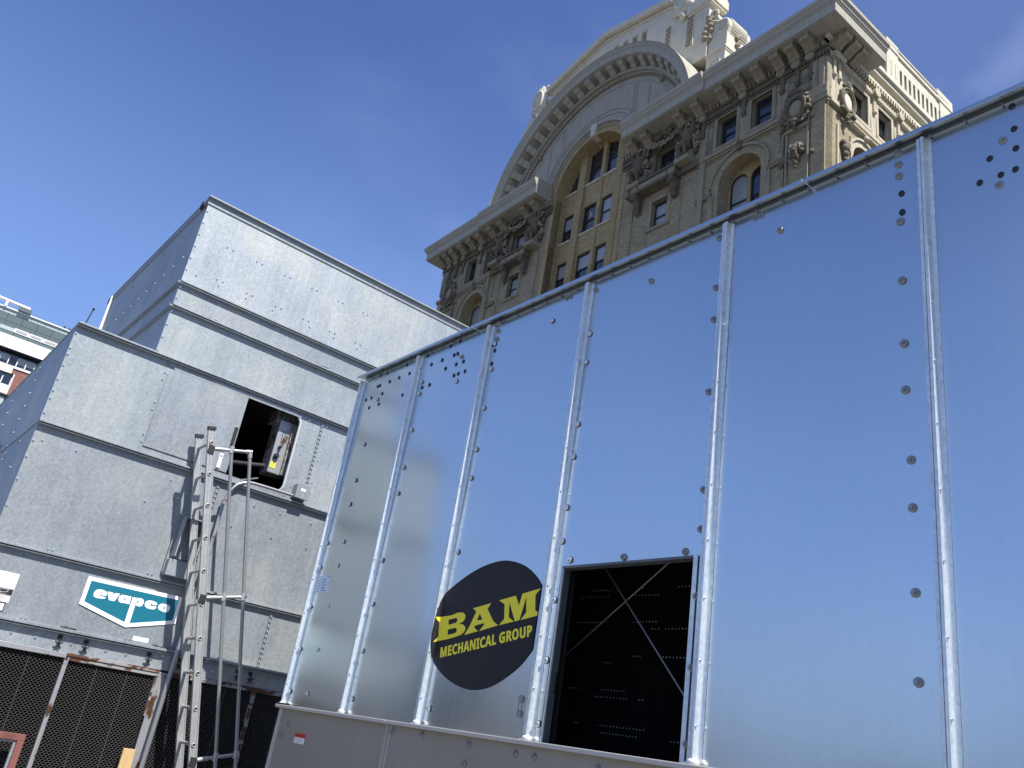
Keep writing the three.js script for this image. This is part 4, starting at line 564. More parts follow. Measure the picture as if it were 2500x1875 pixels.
    blob(x, y, z, [[0.02, 1.22 * ry, 0.22, 0.17, 0.9, 1.1, 1], [0, 1.38 * ry, 0.2, 0.19, 1.1, 0.7, 1], [0.34 * rx, 1.2 * ry, 0.15, 0.15, 1.5, 0.7, 1], [-0.34 * rx, 1.2 * ry, 0.15, 0.15, 1.5, 0.7, 1], [0.78 * rx, 1.0 * ry, 0.12, 0.14, 1.6, 0.8, 1], [-0.72 * rx, 1.0 * ry, 0.12, 0.13, 1.4, 0.8, 1], [0, -1.12 * ry, 0.16, 0.2, 1.2, 0.8, 1], [0, -1.36 * ry, 0.16, 0.15], [0.3, -1.2 * ry, 0.1, 0.13, 1.4, 0.7, 1], [-0.3, -1.2 * ry, 0.1, 0.13, 1.4, 0.7, 1], [-1.2 * rx, -0.75 * ry, 0.12, 0.18], [1.25 * rx, -0.4 * ry, 0.12, 0.18], [-1.2 * rx, -0.35 * ry, 0.1, 0.13], [0, -1.6 * ry, 0.12, 0.1]], m, c, 'scrollwork');
    return c;
  }
  cartouche(-1.72, 36.5, 0.2, 0.66, 0.86); cartouche(-35.85, 36.65, 0.2, 0.66, 0.86);
  const mask = (x, y, z) => { blob(x, y, z, [[0, 0.25, 0.1, 0.3, 1, 1.05, 0.9], [0, 0.05, 0.26, 0.18, 1.1, 0.8, 1], [-0.26, 0.35, 0.05, 0.2], [0.26, 0.35, 0.05, 0.2], [0, 0.58, 0.03, 0.2, 1.3, 0.8, 0.8], [-0.32, 0.05, 0, 0.17], [0.32, 0.05, 0, 0.17], [0, -0.28, 0.14, 0.21, 1, 1, 0.9], [0, -0.62, 0.1, 0.13, 0.9, 1.5, 0.9], [0, -0.92, 0.08, 0.09]], mat.stoneDark, bld, 'lion_mask'); P('ring', new THREE.TorusGeometry(0.19, 0.05, 8, 18).translate(x, y - 0.22, z + 0.3), mat.stoneDark); };
  mask(-1.68, 33.45, 0.12); mask(-35.9, 33.45, 0.12);
  for (const cx of [-1.7, -35.85]) { P('carved_frame', [rbx(cx - 0.72, cx - 0.60, 31, 35.2, -0.05, 0.14, 0.02, 1), rbx(cx + 0.60, cx + 0.72, 31, 35.2, -0.05, 0.14, 0.02, 1), rbx(cx - 0.78, cx + 0.78, 35.1, 35.3, -0.05, 0.2, 0.03, 1)], mat.stone); const b = []; for (let y = 33.8; y < 35.1; y += 0.13) for (const s of [-1, 1]) b.push(ball(cx + s * 0.86, y, 0.06, 0.06, 1, 1, 1, 4)); P('bead_row', b, mat.stoneDark, bld, { stuff: true }); for (const s of [-1, 1]) P('rosette', [ball(cx + s * 0.95, 33.1, 0.12, 0.16), ball(cx + s * 0.95, 35.5, 0.12, 0.15)], mat.stoneDark); }

  const leaves = (pts, n, spread, r, m, par, name = 'leaf_carving') => { const g = []; for (let k = 0; k < n; k++) { const [x, y, z] = pts[k % pts.length], s = r * (0.6 + 0.8 * rnd()); g.push(new THREE.OctahedronGeometry(s).scale(1.5, 0.6, 0.5).rotateZ(rnd() * 6.3).rotateX((rnd() - 0.5)).translate(x + (rnd() - 0.5) * spread, y + (rnd() - 0.5) * spread, z + 0.1 * rnd())); } return P(name, g, m, par, { stuff: true }); };
  for (const cx of [-1.72, -35.85]) { const pts = []; for (let k = 0; k < 26; k++) { const t = k / 26 * 2 * Math.PI; pts.push([cx + 0.84 * Math.cos(t), 36.5 + 1.06 * Math.sin(t), 0.24]); } leaves(pts, 60, 0.2, 0.13, mat.stone, bld); leaves([[cx, 33.5, 0.3], [cx - 0.2, 33.8, 0.25], [cx + 0.2, 33.8, 0.25], [cx, 33.1, 0.25]], 22, 0.5, 0.11, mat.stone, bld); }
  for (const x of [-13.75, -9.55, -29.05, -24.6]) { leaves([[x - 0.6, 38.6, 0.3], [x + 0.6, 38.6, 0.3], [x - 0.7, 37.9, 0.25], [x + 0.65, 37.9, 0.25], [x, 39.75, 0.5], [x - 0.5, 39.5, 0.35], [x + 0.5, 39.5, 0.35]], 56, 0.5, 0.15, mat.stone, bld); }
  for (const [a, b] of [[-13.1, -10.2], [-28.4, -25.3]]) { const pts = []; for (let k = 0; k < 14; k++) { const t = k / 13; pts.push([mix(a, b, t), 39.95 - 0.5 * Math.sin(Math.PI * t), 0.42]); } leaves(pts, 60, 0.3, 0.13, mat.stone, bld); }
  // ---- carved figures: one continuous body each, arms raised to the cornice
  function body(caps, lo, hiB, res = 46) {
    const size = Math.max(hiB[0] - lo[0], hiB[1] - lo[1], hiB[2] - lo[2]), mc = new MarchingCubes(res, mat.stoneDark, false, false, 60000); mc.reset(); mc.isolation = 0;
    const c = [(lo[0] + hiB[0]) / 2, (lo[1] + hiB[1]) / 2, (lo[2] + hiB[2]) / 2], h = res / 2, K = 0.09;
    for (let k = 0; k < res; k++) for (let j = 0; j < res; j++) for (let i = 0; i < res; i++) {
      const p = [c[0] + (i - h) / h * size / 2, c[1] + (j - h) / h * size / 2, c[2] + (k - h) / h * size / 2]; let f = 9;
      for (const [a, b, ra, rb] of caps) { const ab = [b[0] - a[0], b[1] - a[1], b[2] - a[2]], ap = [p[0] - a[0], p[1] - a[1], p[2] - a[2]], t = clamp((ab[0] * ap[0] + ab[1] * ap[1] + ab[2] * ap[2]) / (ab[0] ** 2 + ab[1] ** 2 + ab[2] ** 2 + 1e-9)), d = Math.hypot(ap[0] - ab[0] * t, ap[1] - ab[1] * t, ap[2] - ab[2] * t) - mix(ra, rb, t); const hh = clamp(0.5 + 0.5 * (f - d) / K); f = mix(f, d, hh) - K * hh * (1 - hh); }
      mc.field[i + j * res + k * res * res] = -f;
    }
    mc.update(); const n = mc.count, g = new THREE.BufferGeometry(), pa = new Float32Array(n * 3), na = new Float32Array(n * 3); for (let i = 0; i < n * 3; i++) { pa[i] = mc.positionArray[i] * size / 2 + c[i % 3]; na[i] = mc.normalArray[i]; }
    g.setAttribute('position', new THREE.BufferAttribute(pa, 3)); g.computeVertexNormals(); return g;
  }
  const seated = (m) => [ // local: x towards the arch side, y up from the feet, z forward
    [[0, 1.25, 0.28], [0, 1.75, 0.26], 0.30, 0.27], [[0, 1.75, 0.26], [0, 2.25, 0.30], 0.27, 0.36], [[-0.3, 2.38, 0.3], [0.3, 2.38, 0.3], 0.19, 0.19], [[0, 2.45, 0.32], [0.02, 2.62, 0.36], 0.12, 0.12], [[0.02, 2.78, 0.40], [0.02, 2.90, 0.36], 0.18, 0.19], [[0.02, 2.74, 0.52], [0.02, 2.78, 0.5], 0.07, 0.08],
    [[0.36, 2.4, 0.3], [0.56, 2.78, 0.42], 0.15, 0.13], [[0.56, 2.78, 0.42], [0.34, 3.22, 0.4], 0.125, 0.085], [[-0.36, 2.4, 0.3], [-0.58, 2.82, 0.40], 0.15, 0.13], [[-0.58, 2.82, 0.40], [-0.26, 3.2, 0.42], 0.125, 0.085],
    [[0.16, 1.2, 0.3], [0.26, 1.22, 0.86], 0.22, 0.17], [[0.26, 1.22, 0.86], [0.22, 0.55, 0.62], 0.155, 0.11], [[0.22, 0.45, 0.62], [0.24, 0.38, 0.86], 0.09, 0.07], [[-0.16, 1.2, 0.3], [-0.30, 1.12, 0.76], 0.22, 0.17], [[-0.30, 1.12, 0.76], [-0.26, 0.42, 0.44], 0.155, 0.10], [[-0.26, 0.34, 0.44], [-0.28, 0.28, 0.68], 0.09, 0.07]].map(([a, b, r, s]) => [[a[0] * m, a[1], a[2]], [b[0] * m, b[1], b[2]], r, s]);
  for (const [x, m] of [[-13.75, -1], [-9.55, 1], [mir(-9.55) + 0.0, -1], [-24.6, 1]]) {
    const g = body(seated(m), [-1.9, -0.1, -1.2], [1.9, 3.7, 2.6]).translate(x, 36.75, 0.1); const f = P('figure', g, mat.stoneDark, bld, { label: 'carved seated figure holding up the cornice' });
    P('plinth', [rbx(x - 0.55, x + 0.55, 36.7, 37.05, -0.1, 0.85, 0.04, 1), rbx(x - 0.42, x + 0.42, 37.05, 37.75, -0.1, 0.35, 0.05, 1)], mat.stone, f);
    const dr = []; for (let k = 0; k < 16; k++) dr.push(ball(x + (rnd() - 0.5) * 1.5, 37.3 + rnd() * 2.1, 0.12 + 0.12 * rnd(), 0.13 + 0.1 * rnd(), 1, 1.6, 0.8, 6)); for (let k = 0; k < 9; k++) dr.push(ball(x + 0.3 * (rnd() - 0.5), 39.65 + 0.22 * rnd(), 0.35 + 0.2 * rnd(), 0.1 + 0.05 * rnd(), 1, 1, 1, 5)); P('drapery', dr, mat.stoneDark, f);
  }
  // swags and a scrolled pediment between the two figures of each pavilion
  for (const [a, b] of [[-13.1, -10.2], [-28.4, -25.3]]) {
    const c = (a + b) / 2, g = []; for (let k = 0; k <= 22; k++) { const t = k / 22, x = mix(a, b, t), y = 39.95 - 0.55 * Math.sin(Math.PI * t) + (t < 0.5 ? 0 : 0.1); g.push(ball(x, y, 0.3 + 0.1 * Math.sin(k * 2.1), 0.13 + 0.06 * rnd(), 1, 1, 1, 6)); } P('swag', g, mat.stoneDark);
    const sp = (s) => { const pts = []; for (let k = 0; k <= 40; k++) { const t = k / 40 * Math.PI * 3.2, r = 0.34 * (1 - k / 52); pts.push([c + s * (0.55 + r * Math.cos(t)), 40.2 + r * Math.sin(t), 0.5]); } return tube(pts, 0.075, 70, 7); }; P('scroll', [sp(1), sp(-1), tube([[c - 1.3, 39.9, 0.4], [c - 0.9, 40.3, 0.45], [c - 0.3, 40.05, 0.5], [c, 40.25, 0.5], [c + 0.3, 40.05, 0.5], [c + 0.9, 40.3, 0.45], [c + 1.3, 39.9, 0.4]], 0.09, 50, 7)], mat.stoneDark);
  }

  // ---- the recess under the great arch: brick piers, windows, reveal
  const ringA = (r0, r1, q0, q1, n, mt, legs = -22, cy = ACY) => { const s = new THREE.Shape(); s.absarc(AC, cy, r1, 0, Math.PI, false); s.lineTo(AC - r1, legs); s.lineTo(AC - r0, legs); s.lineTo(AC - r0, cy); s.absarc(AC, cy, r0, Math.PI, 0, true); s.lineTo(AC + r0, legs); s.lineTo(AC + r1, legs); return P(n, ext(s, q1 - q0, q0, { curveSegments: 40 }), mt); };
  ringA(AR - 0.0, AR + 0.42, -1.27, 0.05, 'arch_ring', mat.brick); ringA(AR + 0.425, AR + 0.80, -0.5, 0.10, 'arch_ring', mat.brickGrey, 41); { const s = new THREE.Shape(); s.absarc(AC, ACY, AR + 1.02, 0, Math.PI, false); s.lineTo(AC - AR - 0.81, ACY); s.absarc(AC, ACY, AR + 0.81, Math.PI, 0, true); P('arch_hood', ext(s, 0.2, 0, { curveSegments: 40 }), mat.limestone); }
  P('keystone', ext(shape([[AC - 0.32, ACY + AR + 1.05], [AC + 0.32, ACY + AR + 1.05], [AC + 0.22, ACY + AR - 0.12], [AC - 0.22, ACY + AR - 0.12]]), 0.8, -0.5), mat.attic);
  const cols = [[-22.9, -21.8], [-20.72, -19.28], [-18.8, -17.63], [-16.62, -15.5]], rowsY = [[28.5, 30.9], [32.7, 35.1], [36.9, 39.3]];
  const upper = cols.map(([a, b], i) => { const top = (x) => ACY + Math.sqrt(Math.max(0, (AR + 0.02) ** 2 - (x - AC) ** 2)) - 0.12, n = 10, o = [[a, 41.35], [b, 41.35]]; for (let k = 0; k <= n; k++) { const x = clamp(mix(b, a, k / n), JL + 0.12, JR - 0.12); o.push([mix(b, a, k / n), Math.max(41.42, top(x))]); } return o; });
  P('recess_wall', ext(shape([[JL - 0.5, -22], [JR + 0.5, -22], [JR + 0.5, 45], [JL - 0.5, 45]], [...cols.flatMap(([a, b]) => rowsY.map(([y0, y1]) => rect(Math.max(a, JL - 0.4), Math.min(b, JR + 0.4), y0, y1))), ...upper.map((p) => p.map(([x, y]) => [clamp(x, JL - 0.4, JR + 0.4), y]))]), 0.3, -1.28), mat.brick);
  cols.forEach(([a, b], i) => { rowsY.forEach(([y0, y1], r) => { win(a + 0.04, b - 0.04, y0, y1, -1.2, (i + r) % 3 === 0 && r === 2 ? GD : GB, i === 2 && r === 2 ? GB : GD); P('sill', rbx(a - 0.08, b + 0.08, y0 - 0.14, y0, -1.2, -0.86, 0.02, 1), mat.attic); });
    const w = P('window', [bx(a, a + 0.08, 41.35, 44.4, -1.24, -1.14), bx(b - 0.08, b, 41.35, 44.4, -1.24, -1.14), bx(a, b, 41.35, 41.45, -1.24, -1.14), bx(a, b, 42.75, 42.86, -1.23, -1.15)], mat.frame); P('pane', ext(shape(upper[i]), 0.02, -1.22), GD, w); P('sill', rbx(a - 0.08, b + 0.08, 41.2, 41.35, -1.2, -0.86, 0.02, 1), mat.attic, w); });
  for (const [a, b] of [[-21.5, -20.8], [-17.42, -16.72]]) P('pier', bx(a, b, -22, ACY + Math.sqrt(AR * AR - ((a + b) / 2 - AC) ** 2) + 0.2, -1.1, -0.76), mat.brick);
  P('mullion', bx(-19.22, -18.86, -22, 44.7, -1.1, -0.9), mat.brick);

  // ---- the gable over the arch: tympanum, curved cornice, its modillions and beads
  const GY = 39.6, RO = 10.9, s = new THREE.Shape(); { const a0 = Math.asin((40.61 - GY) / 9.7); s.absarc(CX, GY, 9.7, a0, Math.PI - a0, false); s.lineTo(AC - AR - 0.4, 40.61); s.lineTo(AC - AR - 0.4, ACY); s.absarc(AC, ACY, AR + 0.4, Math.PI, 0, true); s.lineTo(AC + AR + 0.4, 40.61); }
  P('tympanum', ext(s, 0.8, -0.8, { curveSegments: 60 }), mat.limestone);
  function arcSweep(profile, a0, a1, n, cx = CX, cy = GY) { const P3 = [], pt = ([r, q], t) => [cx + r * Math.cos(t), cy + r * Math.sin(t), q]; const m = profile.length; for (let i = 0; i < n; i++) { const t0 = mix(a0, a1, i / n), t1 = mix(a0, a1, (i + 1) / n); for (let k = 0; k < m; k++) { const A = profile[k], B = profile[(k + 1) % m], a = pt(A, t0), b = pt(A, t1), c = pt(B, t1), d = pt(B, t0); P3.push(...a, ...c, ...b, ...a, ...d, ...c); } } const g = new THREE.BufferGeometry(); g.setAttribute('position', new THREE.Float32BufferAttribute(P3, 3)); g.computeVertexNormals(); return toCreasedNormals(g, 0.35); }
  const D = Math.PI / 180;
  P('arch_cornice', arcSweep([[9.9, 0.30], [10.12, 0.32], [10.14, 1.34], [10.18, 1.40], [10.62, 1.42], [10.66, 1.48], [10.80, 1.52], [RO, 1.62], [RO, -0.6], [9.9, -0.6]], 7 * D, 173 * D, 110), mat.limestone);
  P('arch_moulding', arcSweep([[9.35, 0.0], [9.35, 0.14], [9.47, 0.18], [9.47, 0.24], [9.60, 0.26], [9.60, 0.32], [9.9, 0.34], [9.9, 0]], 7 * D, 173 * D, 100), mat.limestone);
  { const b1 = [], b2 = []; for (let k = 0; k < 210; k++) { const t = (8 + 164 * k / 209) * D; b1.push(bx(-0.1, 0.1, -0.07, 0.07, 0, 0.14).rotateZ(t).translate(CX + 9.56 * Math.cos(t), GY + 9.56 * Math.sin(t), 0.3)); if (k % 2) b2.push(ball(CX + 9.25 * Math.cos(t), GY + 9.25 * Math.sin(t), 0.08, 0.11, 1, 1, 1, 5)); } P('dentil_band', b1, mat.limestone, bld, { stuff: true }); P('leaf_moulding', b2, mat.stone, bld, { stuff: true }); }
  const amG = mergeGeometries([ext(shape([[0.3, 10.13], [1.16, 10.13], [1.16, 9.98], [1.08, 9.86], [0.8, 9.78], [0.55, 9.62], [0.3, 9.6]]), 0.56, -0.28).rotateY(-Math.PI / 2), bx(-0.34, 0.34, 10.03, 10.13, 0.3, 1.22)].map(norm).map(uvBox));
  for (let k = 0; k < 24; k++) { const t = (10 + 160 * k / 23) * D; placed('modillion', amG, mat.limestone, bld, CX, GY - 0, 0, [0, 0, t - Math.PI / 2]); }
  P('tympanum_moulding', [arcSweep([[8.75, 0], [8.75, 0.05], [8.85, 0.05], [8.85, 0]], 10 * D, 64 * D, 40), arcSweep([[8.75, 0], [8.75, 0.05], [8.85, 0.05], [8.85, 0]], 67 * D, 113 * D, 30), arcSweep([[8.75, 0], [8.75, 0.05], [8.85, 0.05], [8.85, 0]], 116 * D, 170 * D, 40), ...[[5.1, 5.2], [5.45, 5.5]].map(([a, b]) => arcSweep([[a, 0], [a, 0.06], [b, 0.06], [b, 0]], 5 * D, 175 * D, 60, AC, ACY)), ...[-23.3, -23.0, -15.6, -15.3].map((x) => bx(x - 0.04, x + 0.04, 44.2, 47.3, -0.01, 0.05)), ...[-24.6, -14.0].map((x) => bx(x - 0.04, x + 0.04, 43.4, 46.2, -0.01, 0.05))], mat.limestone);
  P('leaf_stop', [ball(CX - 6.6, GY + 6.3, 0.15, 0.22), ball(CX + 6.6, GY + 6.3, 0.15, 0.22)], mat.stone);

  // ---- attic gable with slot windows, coping, shields, consoles
  const slopeY = (x) => x < -19.6 ? mix(53.57, 55.09, (x + 26.24) / 6.64) : mix(55.09, 53.45, (x + 19.6) / 7.1);
  const slots = []; for (let k = 0; k < 9; k++) { const c = -15.33 - 1.01 * k, t = Math.min(slopeY(c) - 1.75, 53.1); slots.push(rect(c - 0.27, c + 0.27, 49.0, t)); }
  P('attic_wall', ext(shape([[-27.0, 45], [-27.0, 52.6], [-26.24, 52.6], [-26.24, 53.1], [-19.6, 54.6], [-12.5, 52.96], [-9.02, 52.96], [-9.02, 45.6], [-27, 45.6]].filter((p, i) => i !== 0), slots), 1.2, -1.25), mat.attic);
  P('slot_back', bx(-24.4, -14.2, 48.5, 53.2, -1.32, -1.26), mat.dark);
  P('coping', [ext(shape([[-26.3, 53.05], [-19.6, 54.56], [-12.4, 52.9], [-12.4, 53.45], [-19.6, 55.12], [-26.3, 53.6]]), 1.75, -1.4), ext(shape([[-26.1, 52.75], [-19.6, 54.22], [-12.5, 52.6], [-12.5, 52.75], [-19.6, 54.38], [-26.1, 52.9]]), 0.14, -0.06)], mat.attic);
  for (const [x, y] of [[-27.35, 52.75], [-11.35, 52.4]]) { const c = P('shield', [new THREE.SphereGeometry(1, 22, 14).scale(0.92, 1.55, 0.34).translate(x, y, 0.15), new THREE.TorusGeometry(0.62, 0.1, 8, 26).scale(1, 1.5, 1).translate(x, y - 0.1, 0.42), rbx(x - 0.5, x + 0.3, y + 1.2, y + 1.55, -0.3, 0.3, 0.1, 1), rbx(x + 0.55, x + 0.95, y + 0.4, y + 1.3, -0.3, 0.25, 0.1, 1), rbx(x - 0.95, x - 0.6, y + 0.5, y + 1.25, -0.3, 0.25, 0.1, 1), ball(x + 0.1, y - 1.75, 0.15, 0.28, 1, 1.3, 0.8), ball(x + 0.72, y - 0.95, 0.1, 0.25), ball(x - 0.72, y - 0.95, 0.1, 0.25)], mat.attic); }
  P('shoulder', [rbx(-29.0, -26.9, 50.6, 51.55, -1.4, 0.0, 0.05, 1), rbx(-29.3, -27.6, 49.6, 50.6, -1.4, 0.1, 0.05, 1), rbx(-28.3, -27.0, 51.5, 52.3, -1.2, -0.05, 0.08, 1)], mat.attic); P('shoulder', [rbx(-10.8, -8.95, 51.0, 51.9, -1.3, 0.1, 0.05, 1)], mat.attic);
  { const g = []; for (let k = 0; k < 9; k++) g.push(rbx(-10.85, -10.45, 47.6 + 0.42 * k, 47.86 + 0.42 * k, -0.06, 0.03, 0.02, 1)); for (let k = 0; k < 6; k++) g.push(rbx(-12.95, -12.55, 48.4 + 0.42 * k, 48.66 + 0.42 * k, -0.06, 0.03, 0.02, 1)); P('carved_panel', g, mat.stone); P('panel_moulding', [bx(-11.0, -10.94, 47.5, 51.3, -0.06, 0.0), bx(-10.36, -10.30, 47.5, 51.3, -0.06, 0.0)], mat.attic); }
  // right-hand pier with paired scroll console
  const sideK = (x0, x1) => { P('attic_pier', [bx(x0, x1, 40.6, 45.2, -2.4, -0.12), rbx(x0 - 0.02, x1 + 0.06, 45.2, 45.34, -2.46, -0.06, 0.03, 1), rbx(x0 - 0.02, x1 + 0.12, 45.34, 45.5, -2.5, 0.0, 0.03, 1), bx(x0 + 0.35, x0 + 0.41, 41.5, 44.7, -0.121, -0.07), bx(x1 - 0.41, x1 - 0.35, 41.5, 44.7, -0.121, -0.07), bx(x0 + 0.41, x1 - 0.41, 44.64, 44.7, -0.121, -0.07)], mat.attic);
    const spiral = (cx, cy, R, a0, turns, dirn) => { const o = []; for (let k = 0; k <= 46; k++) { const t = a0 + dirn * turns * 2 * Math.PI * k / 46, r = R * (1 - 0.8 * k / 46); o.push([cx + r * Math.cos(t), cy + r * Math.sin(t), 0]); } return o; };
    const cA = P('console', [ext(shape([[x0, 45.5], [x1, 45.5], [x1, 46.8], [x1 + 0.16, 47.3], [x1 + 0.14, 47.8], [x1 - 0.1, 48.1], [x1 - 0.5, 48.15], [x0 + 0.75, 48.5], [x0 + 0.55, 49.1], [x0 + 0.2, 49.6], [x0, 49.7]]), 2.1, -2.3), ...[-0.2, -2.3].flatMap((q) => [tube(spiral(x1 - 0.42, 47.5, 0.58, Math.PI * 0.6, 1.6, -1).map((p) => [p[0], p[1], q]), 0.11, 90, 8), tube(spiral(x0 + 0.35, 49.1, 0.45, -Math.PI / 2, 1.5, -1).map((p) => [p[0], p[1], q]), 0.10, 90, 8), tube([[x0 + 0.1, 48.62, q], [x0 + 0.6, 48.3, q], [x1 - 0.6, 48.05, q]], 0.10, 20, 8)])], mat.attic);
    const fl = []; for (let k = 0; k < 9; k++) fl.push(new THREE.CylinderGeometry(0.09, 0.09, 1.5, 8).rotateX(Math.PI / 2).translate(x1 + 0.16 - 0.012 * (k - 4) ** 2, 46.9 + 0.15 * k, -1.25)); P('fluting', fl, mat.attic, cA);
    const lf = []; for (let k = 0; k < 16; k++) lf.push(ball(x0 - 0.02 + 0.2 * Math.sin(k * 2.3), 49.0 - 0.14 * k, -0.1 + 0.12 * Math.cos(k * 1.9), 0.17 + 0.07 * rnd(), 1, 1, 0.8, 7)); P('leaf_drop', lf, mat.stone, cA); const l2 = []; for (let k = 0; k < 7; k++) l2.push(ball(x1 + 0.1, 47.0 - 0.2 * k, -1.25 + 0.12 * Math.sin(k * 2), 0.2 - 0.015 * k, 0.7, 1, 1.2, 6)); P('leaf_drop', l2, mat.stone, cA);
    P('cap_block', [rbx(-10.85, -8.72, 50.3, 50.5, -1.5, 0.1, 0.03, 1), rbx(-10.95, -8.63, 50.5, 51.3, -1.55, 0.2, 0.03, 1), bx(-10.8, -8.75, 51.3, 54.5, -1.5, 0.05)], mat.attic); };
  sideK(-8.98, -7.45); 
  P('attic_return', bx(-27.0, -26.2, 45, 52.5, -3.5, -1.26), mat.attic);

  // ---- the side that takes the sun
  const side = (holes, y0, y1, z1, m, n = 'side_wall') => P(n, extX(shape(nz([[0, y0], [0, y1], [z1, y1], [z1, y0]]), holes.map(nz)), 0.6, -0.6), m);
  const sw = [[-2.45, -4.0], [-5.1, -6.5], [-8.6, -10.0], [-11.2, -12.6]];
  const sArch = (c, r) => archPts(-c, r, 28, 34.05).map(([u, y]) => [-u, y]);
  side(sw.map(([a, b]) => [[a, 36.95], [a, 39.15], [b, 39.15], [b, 36.95]]), YB, 41.2, -15, mat.stoneSunlit); side([sArch(-3.55, 1.05), sArch(-7.2, 1.05), sArch(-10.8, 1.05)], -22, YB, -15, mat.brickGrey);
  for (const [a, b] of sw) { const w = P('window', [bx(-0.42, -0.34, 36.95, 39.15, a - 0.08, a), bx(-0.42, -0.34, 36.95, 39.15, b, b + 0.08), bx(-0.42, -0.34, 39.0, 39.15, b + 0.08, a - 0.08), bx(-0.42, -0.35, 37.98, 38.08, b + 0.08, a - 0.08), bx(-0.42, -0.35, 36.95, 37.05, b + 0.08, a - 0.08)], mat.frame); P('pane', bx(-0.41, -0.39, 37.0, 39.1, b + 0.05, a - 0.05), GD, w);
    P('window_surround', [rbx(-0.1, 0.08, 36.95, 39.42, a, a + 0.22, 0.02, 1), rbx(-0.1, 0.08, 36.95, 39.42, b - 0.22, b, 0.02, 1), rbx(-0.1, 0.08, 39.15, 39.42, b, a, 0.02, 1), rbx(-0.3, 0.16, 36.7, 36.95, b - 0.25, a + 0.25, 0.03, 1)], mat.stoneSunlit); }
  for (const c of [-3.55, -7.2, -10.8]) { const ringS = (r0, r1, d, n, m) => { const q = new THREE.Shape(); q.absarc(-c, 34.05, r1, 0, Math.PI, false); q.lineTo(-c - r0, 34.05); q.absarc(-c, 34.05, r0, Math.PI, 0, true); P(n, extX(q, d, -0.05, { curveSegments: 24 }), m); }; ringS(1.05, 1.42, 0.1, 'arch_ring', mat.stoneSunlit); ringS(1.43, 1.56, 0.2, 'arch_hood', mat.stoneSunlit); P('bay_wall', bx(-0.85, -0.8, 28, 35.2, c - 1.1, c + 1.1), mat.brick); P('keystone', ball(0.18, 35.75, c, 0.18), mat.stoneSunlit); }
  P('string_course', [rbx(-0.1, 0.2, 36.3, 36.6, -15, -0.2, 0.03, 1), rbx(-0.1, 0.24, 35.95, 36.05, -15, -1.6, 0.02, 1)], mat.stoneSunlit);
  P('architrave', [rbx(-0.05, 0.2, 39.58, 39.86, -15, 0.2, 0.03, 1), rbx(-0.05, 0.14, 39.42, 39.5, -15, 0.1, 0.02, 1)], mat.stoneSunlit); { const d = [], e = []; for (let z = -0.1; z > -9; z -= 0.27) d.push(bx(0, 0.36, 40.0, 40.34, z - 0.15, z)); for (let z = -0.2; z > -9; z -= 0.2) e.push(ball(0.16, 39.5, z, 0.085, 1, 1, 1, 5)); P('dentil_band', d, mat.stoneSunlit, bld, { stuff: true }); P('egg_moulding', e, mat.stoneSunlit, bld, { stuff: true }); }
  P('frieze', [rbx(-0.05, 0.42, 40.34, 40.6, -3.6, 0.42, 0.03, 1), rbx(-0.05, 0.30, 40.36, 40.62, -15, -3.62, 0.03, 1), rbx(-0.05, 0.45, 41.0, 41.3, -15, -3.64, 0.04, 1), rbx(-0.05, 0.6, 41.3, 41.55, -15, -3.64, 0.04, 1), rbx(-0.05, 0.3, 41.9, 42.15, -15, -4.4, 0.04, 1), bx(-0.3, 0.1, 41.55, 42.6, -15, -4.4)], mat.attic);
  for (const z of [-0.55, -1.05, -4.55, -7.15]) { const o = P('bracket', [rbx(-0.02, 0.2, 38.5, 39.6, z - 0.12, z + 0.12, 0.04, 1), rbx(0, 0.3, 39.55, 39.84, z - 0.3, z + 0.3, 0.05, 1), ball(0.14, 38.36, z, 0.15)], mat.stoneSunlit); P('disc', new THREE.CylinderGeometry(0.27, 0.29, 0.14, 20).rotateZ(Math.PI / 2).translate(0.33, 39.72, z), mat.stoneSunlit, o); P('strip', extX(shape(nz([[z - 0.4, 38.9], [z + 0.4, 38.9], [z + 0.24, 37.4], [z + 0.24, 36.65], [z - 0.24, 36.65], [z - 0.24, 37.4]])), 0.07, 0), mat.stoneSunlit); }
  { const y = 37.0, z = -1.6, x = 0.2, c = P('cartouche', [new THREE.TorusGeometry(1, 0.13, 10, 36).scale(0.62, 0.86, 1).rotateY(Math.PI / 2).translate(x + 0.1, y, z), new THREE.TorusGeometry(0.76, 0.06, 8, 32).scale(0.62, 0.86, 1).rotateY(Math.PI / 2).translate(x + 0.14, y, z)], mat.stoneDark); P('field', new THREE.SphereGeometry(0.72, 20, 12).scale(0.62, 0.86, 0.2).rotateY(Math.PI / 2).translate(x + 0.02, y, z), mat.attic, c); P('scrollwork', [[1.05, 0, 0.2], [1.2, 0.05, 0.2], [0.95, 0.35, 0.16], [0.95, -0.35, 0.16], [-1.0, 0, 0.2], [-1.2, 0.1, 0.16], [-0.75, 0.55, 0.16], [-0.75, -0.55, 0.16], [-1.45, 0, 0.13]].map(([dy, dz, r]) => ball(x + 0.12, y + dy, z + dz, r, 0.8, 1, 1, 7)), mat.stoneDark, c); P('lion_mask', [[0, 0, 0.3], [-0.35, 0, 0.22], [0.3, 0.2, 0.2], [0.3, -0.2, 0.2], [-0.7, 0, 0.14]].map(([dy, dz, r]) => ball(0.15, 33.9 + dy, z + dz, r, 0.8, 1, 1, 7)), mat.stoneDark); P('carved_frame', [rbx(-0.05, 0.12, 31, 35.2, z - 0.7, z - 0.58, 0.02, 1), rbx(-0.05, 0.12, 31, 35.2, z + 0.58, z + 0.7, 0.02, 1)], mat.stoneSunlit); }
  // attic parapet on that side, with slots
  const ss = []; for (let k = 0; k < 10; k++) { const z = -7.50 - 0.525 * k; ss.push([[z, 42.55], [z, 43.75], [z - 0.27, 43.75], [z - 0.27, 42.55]]); }
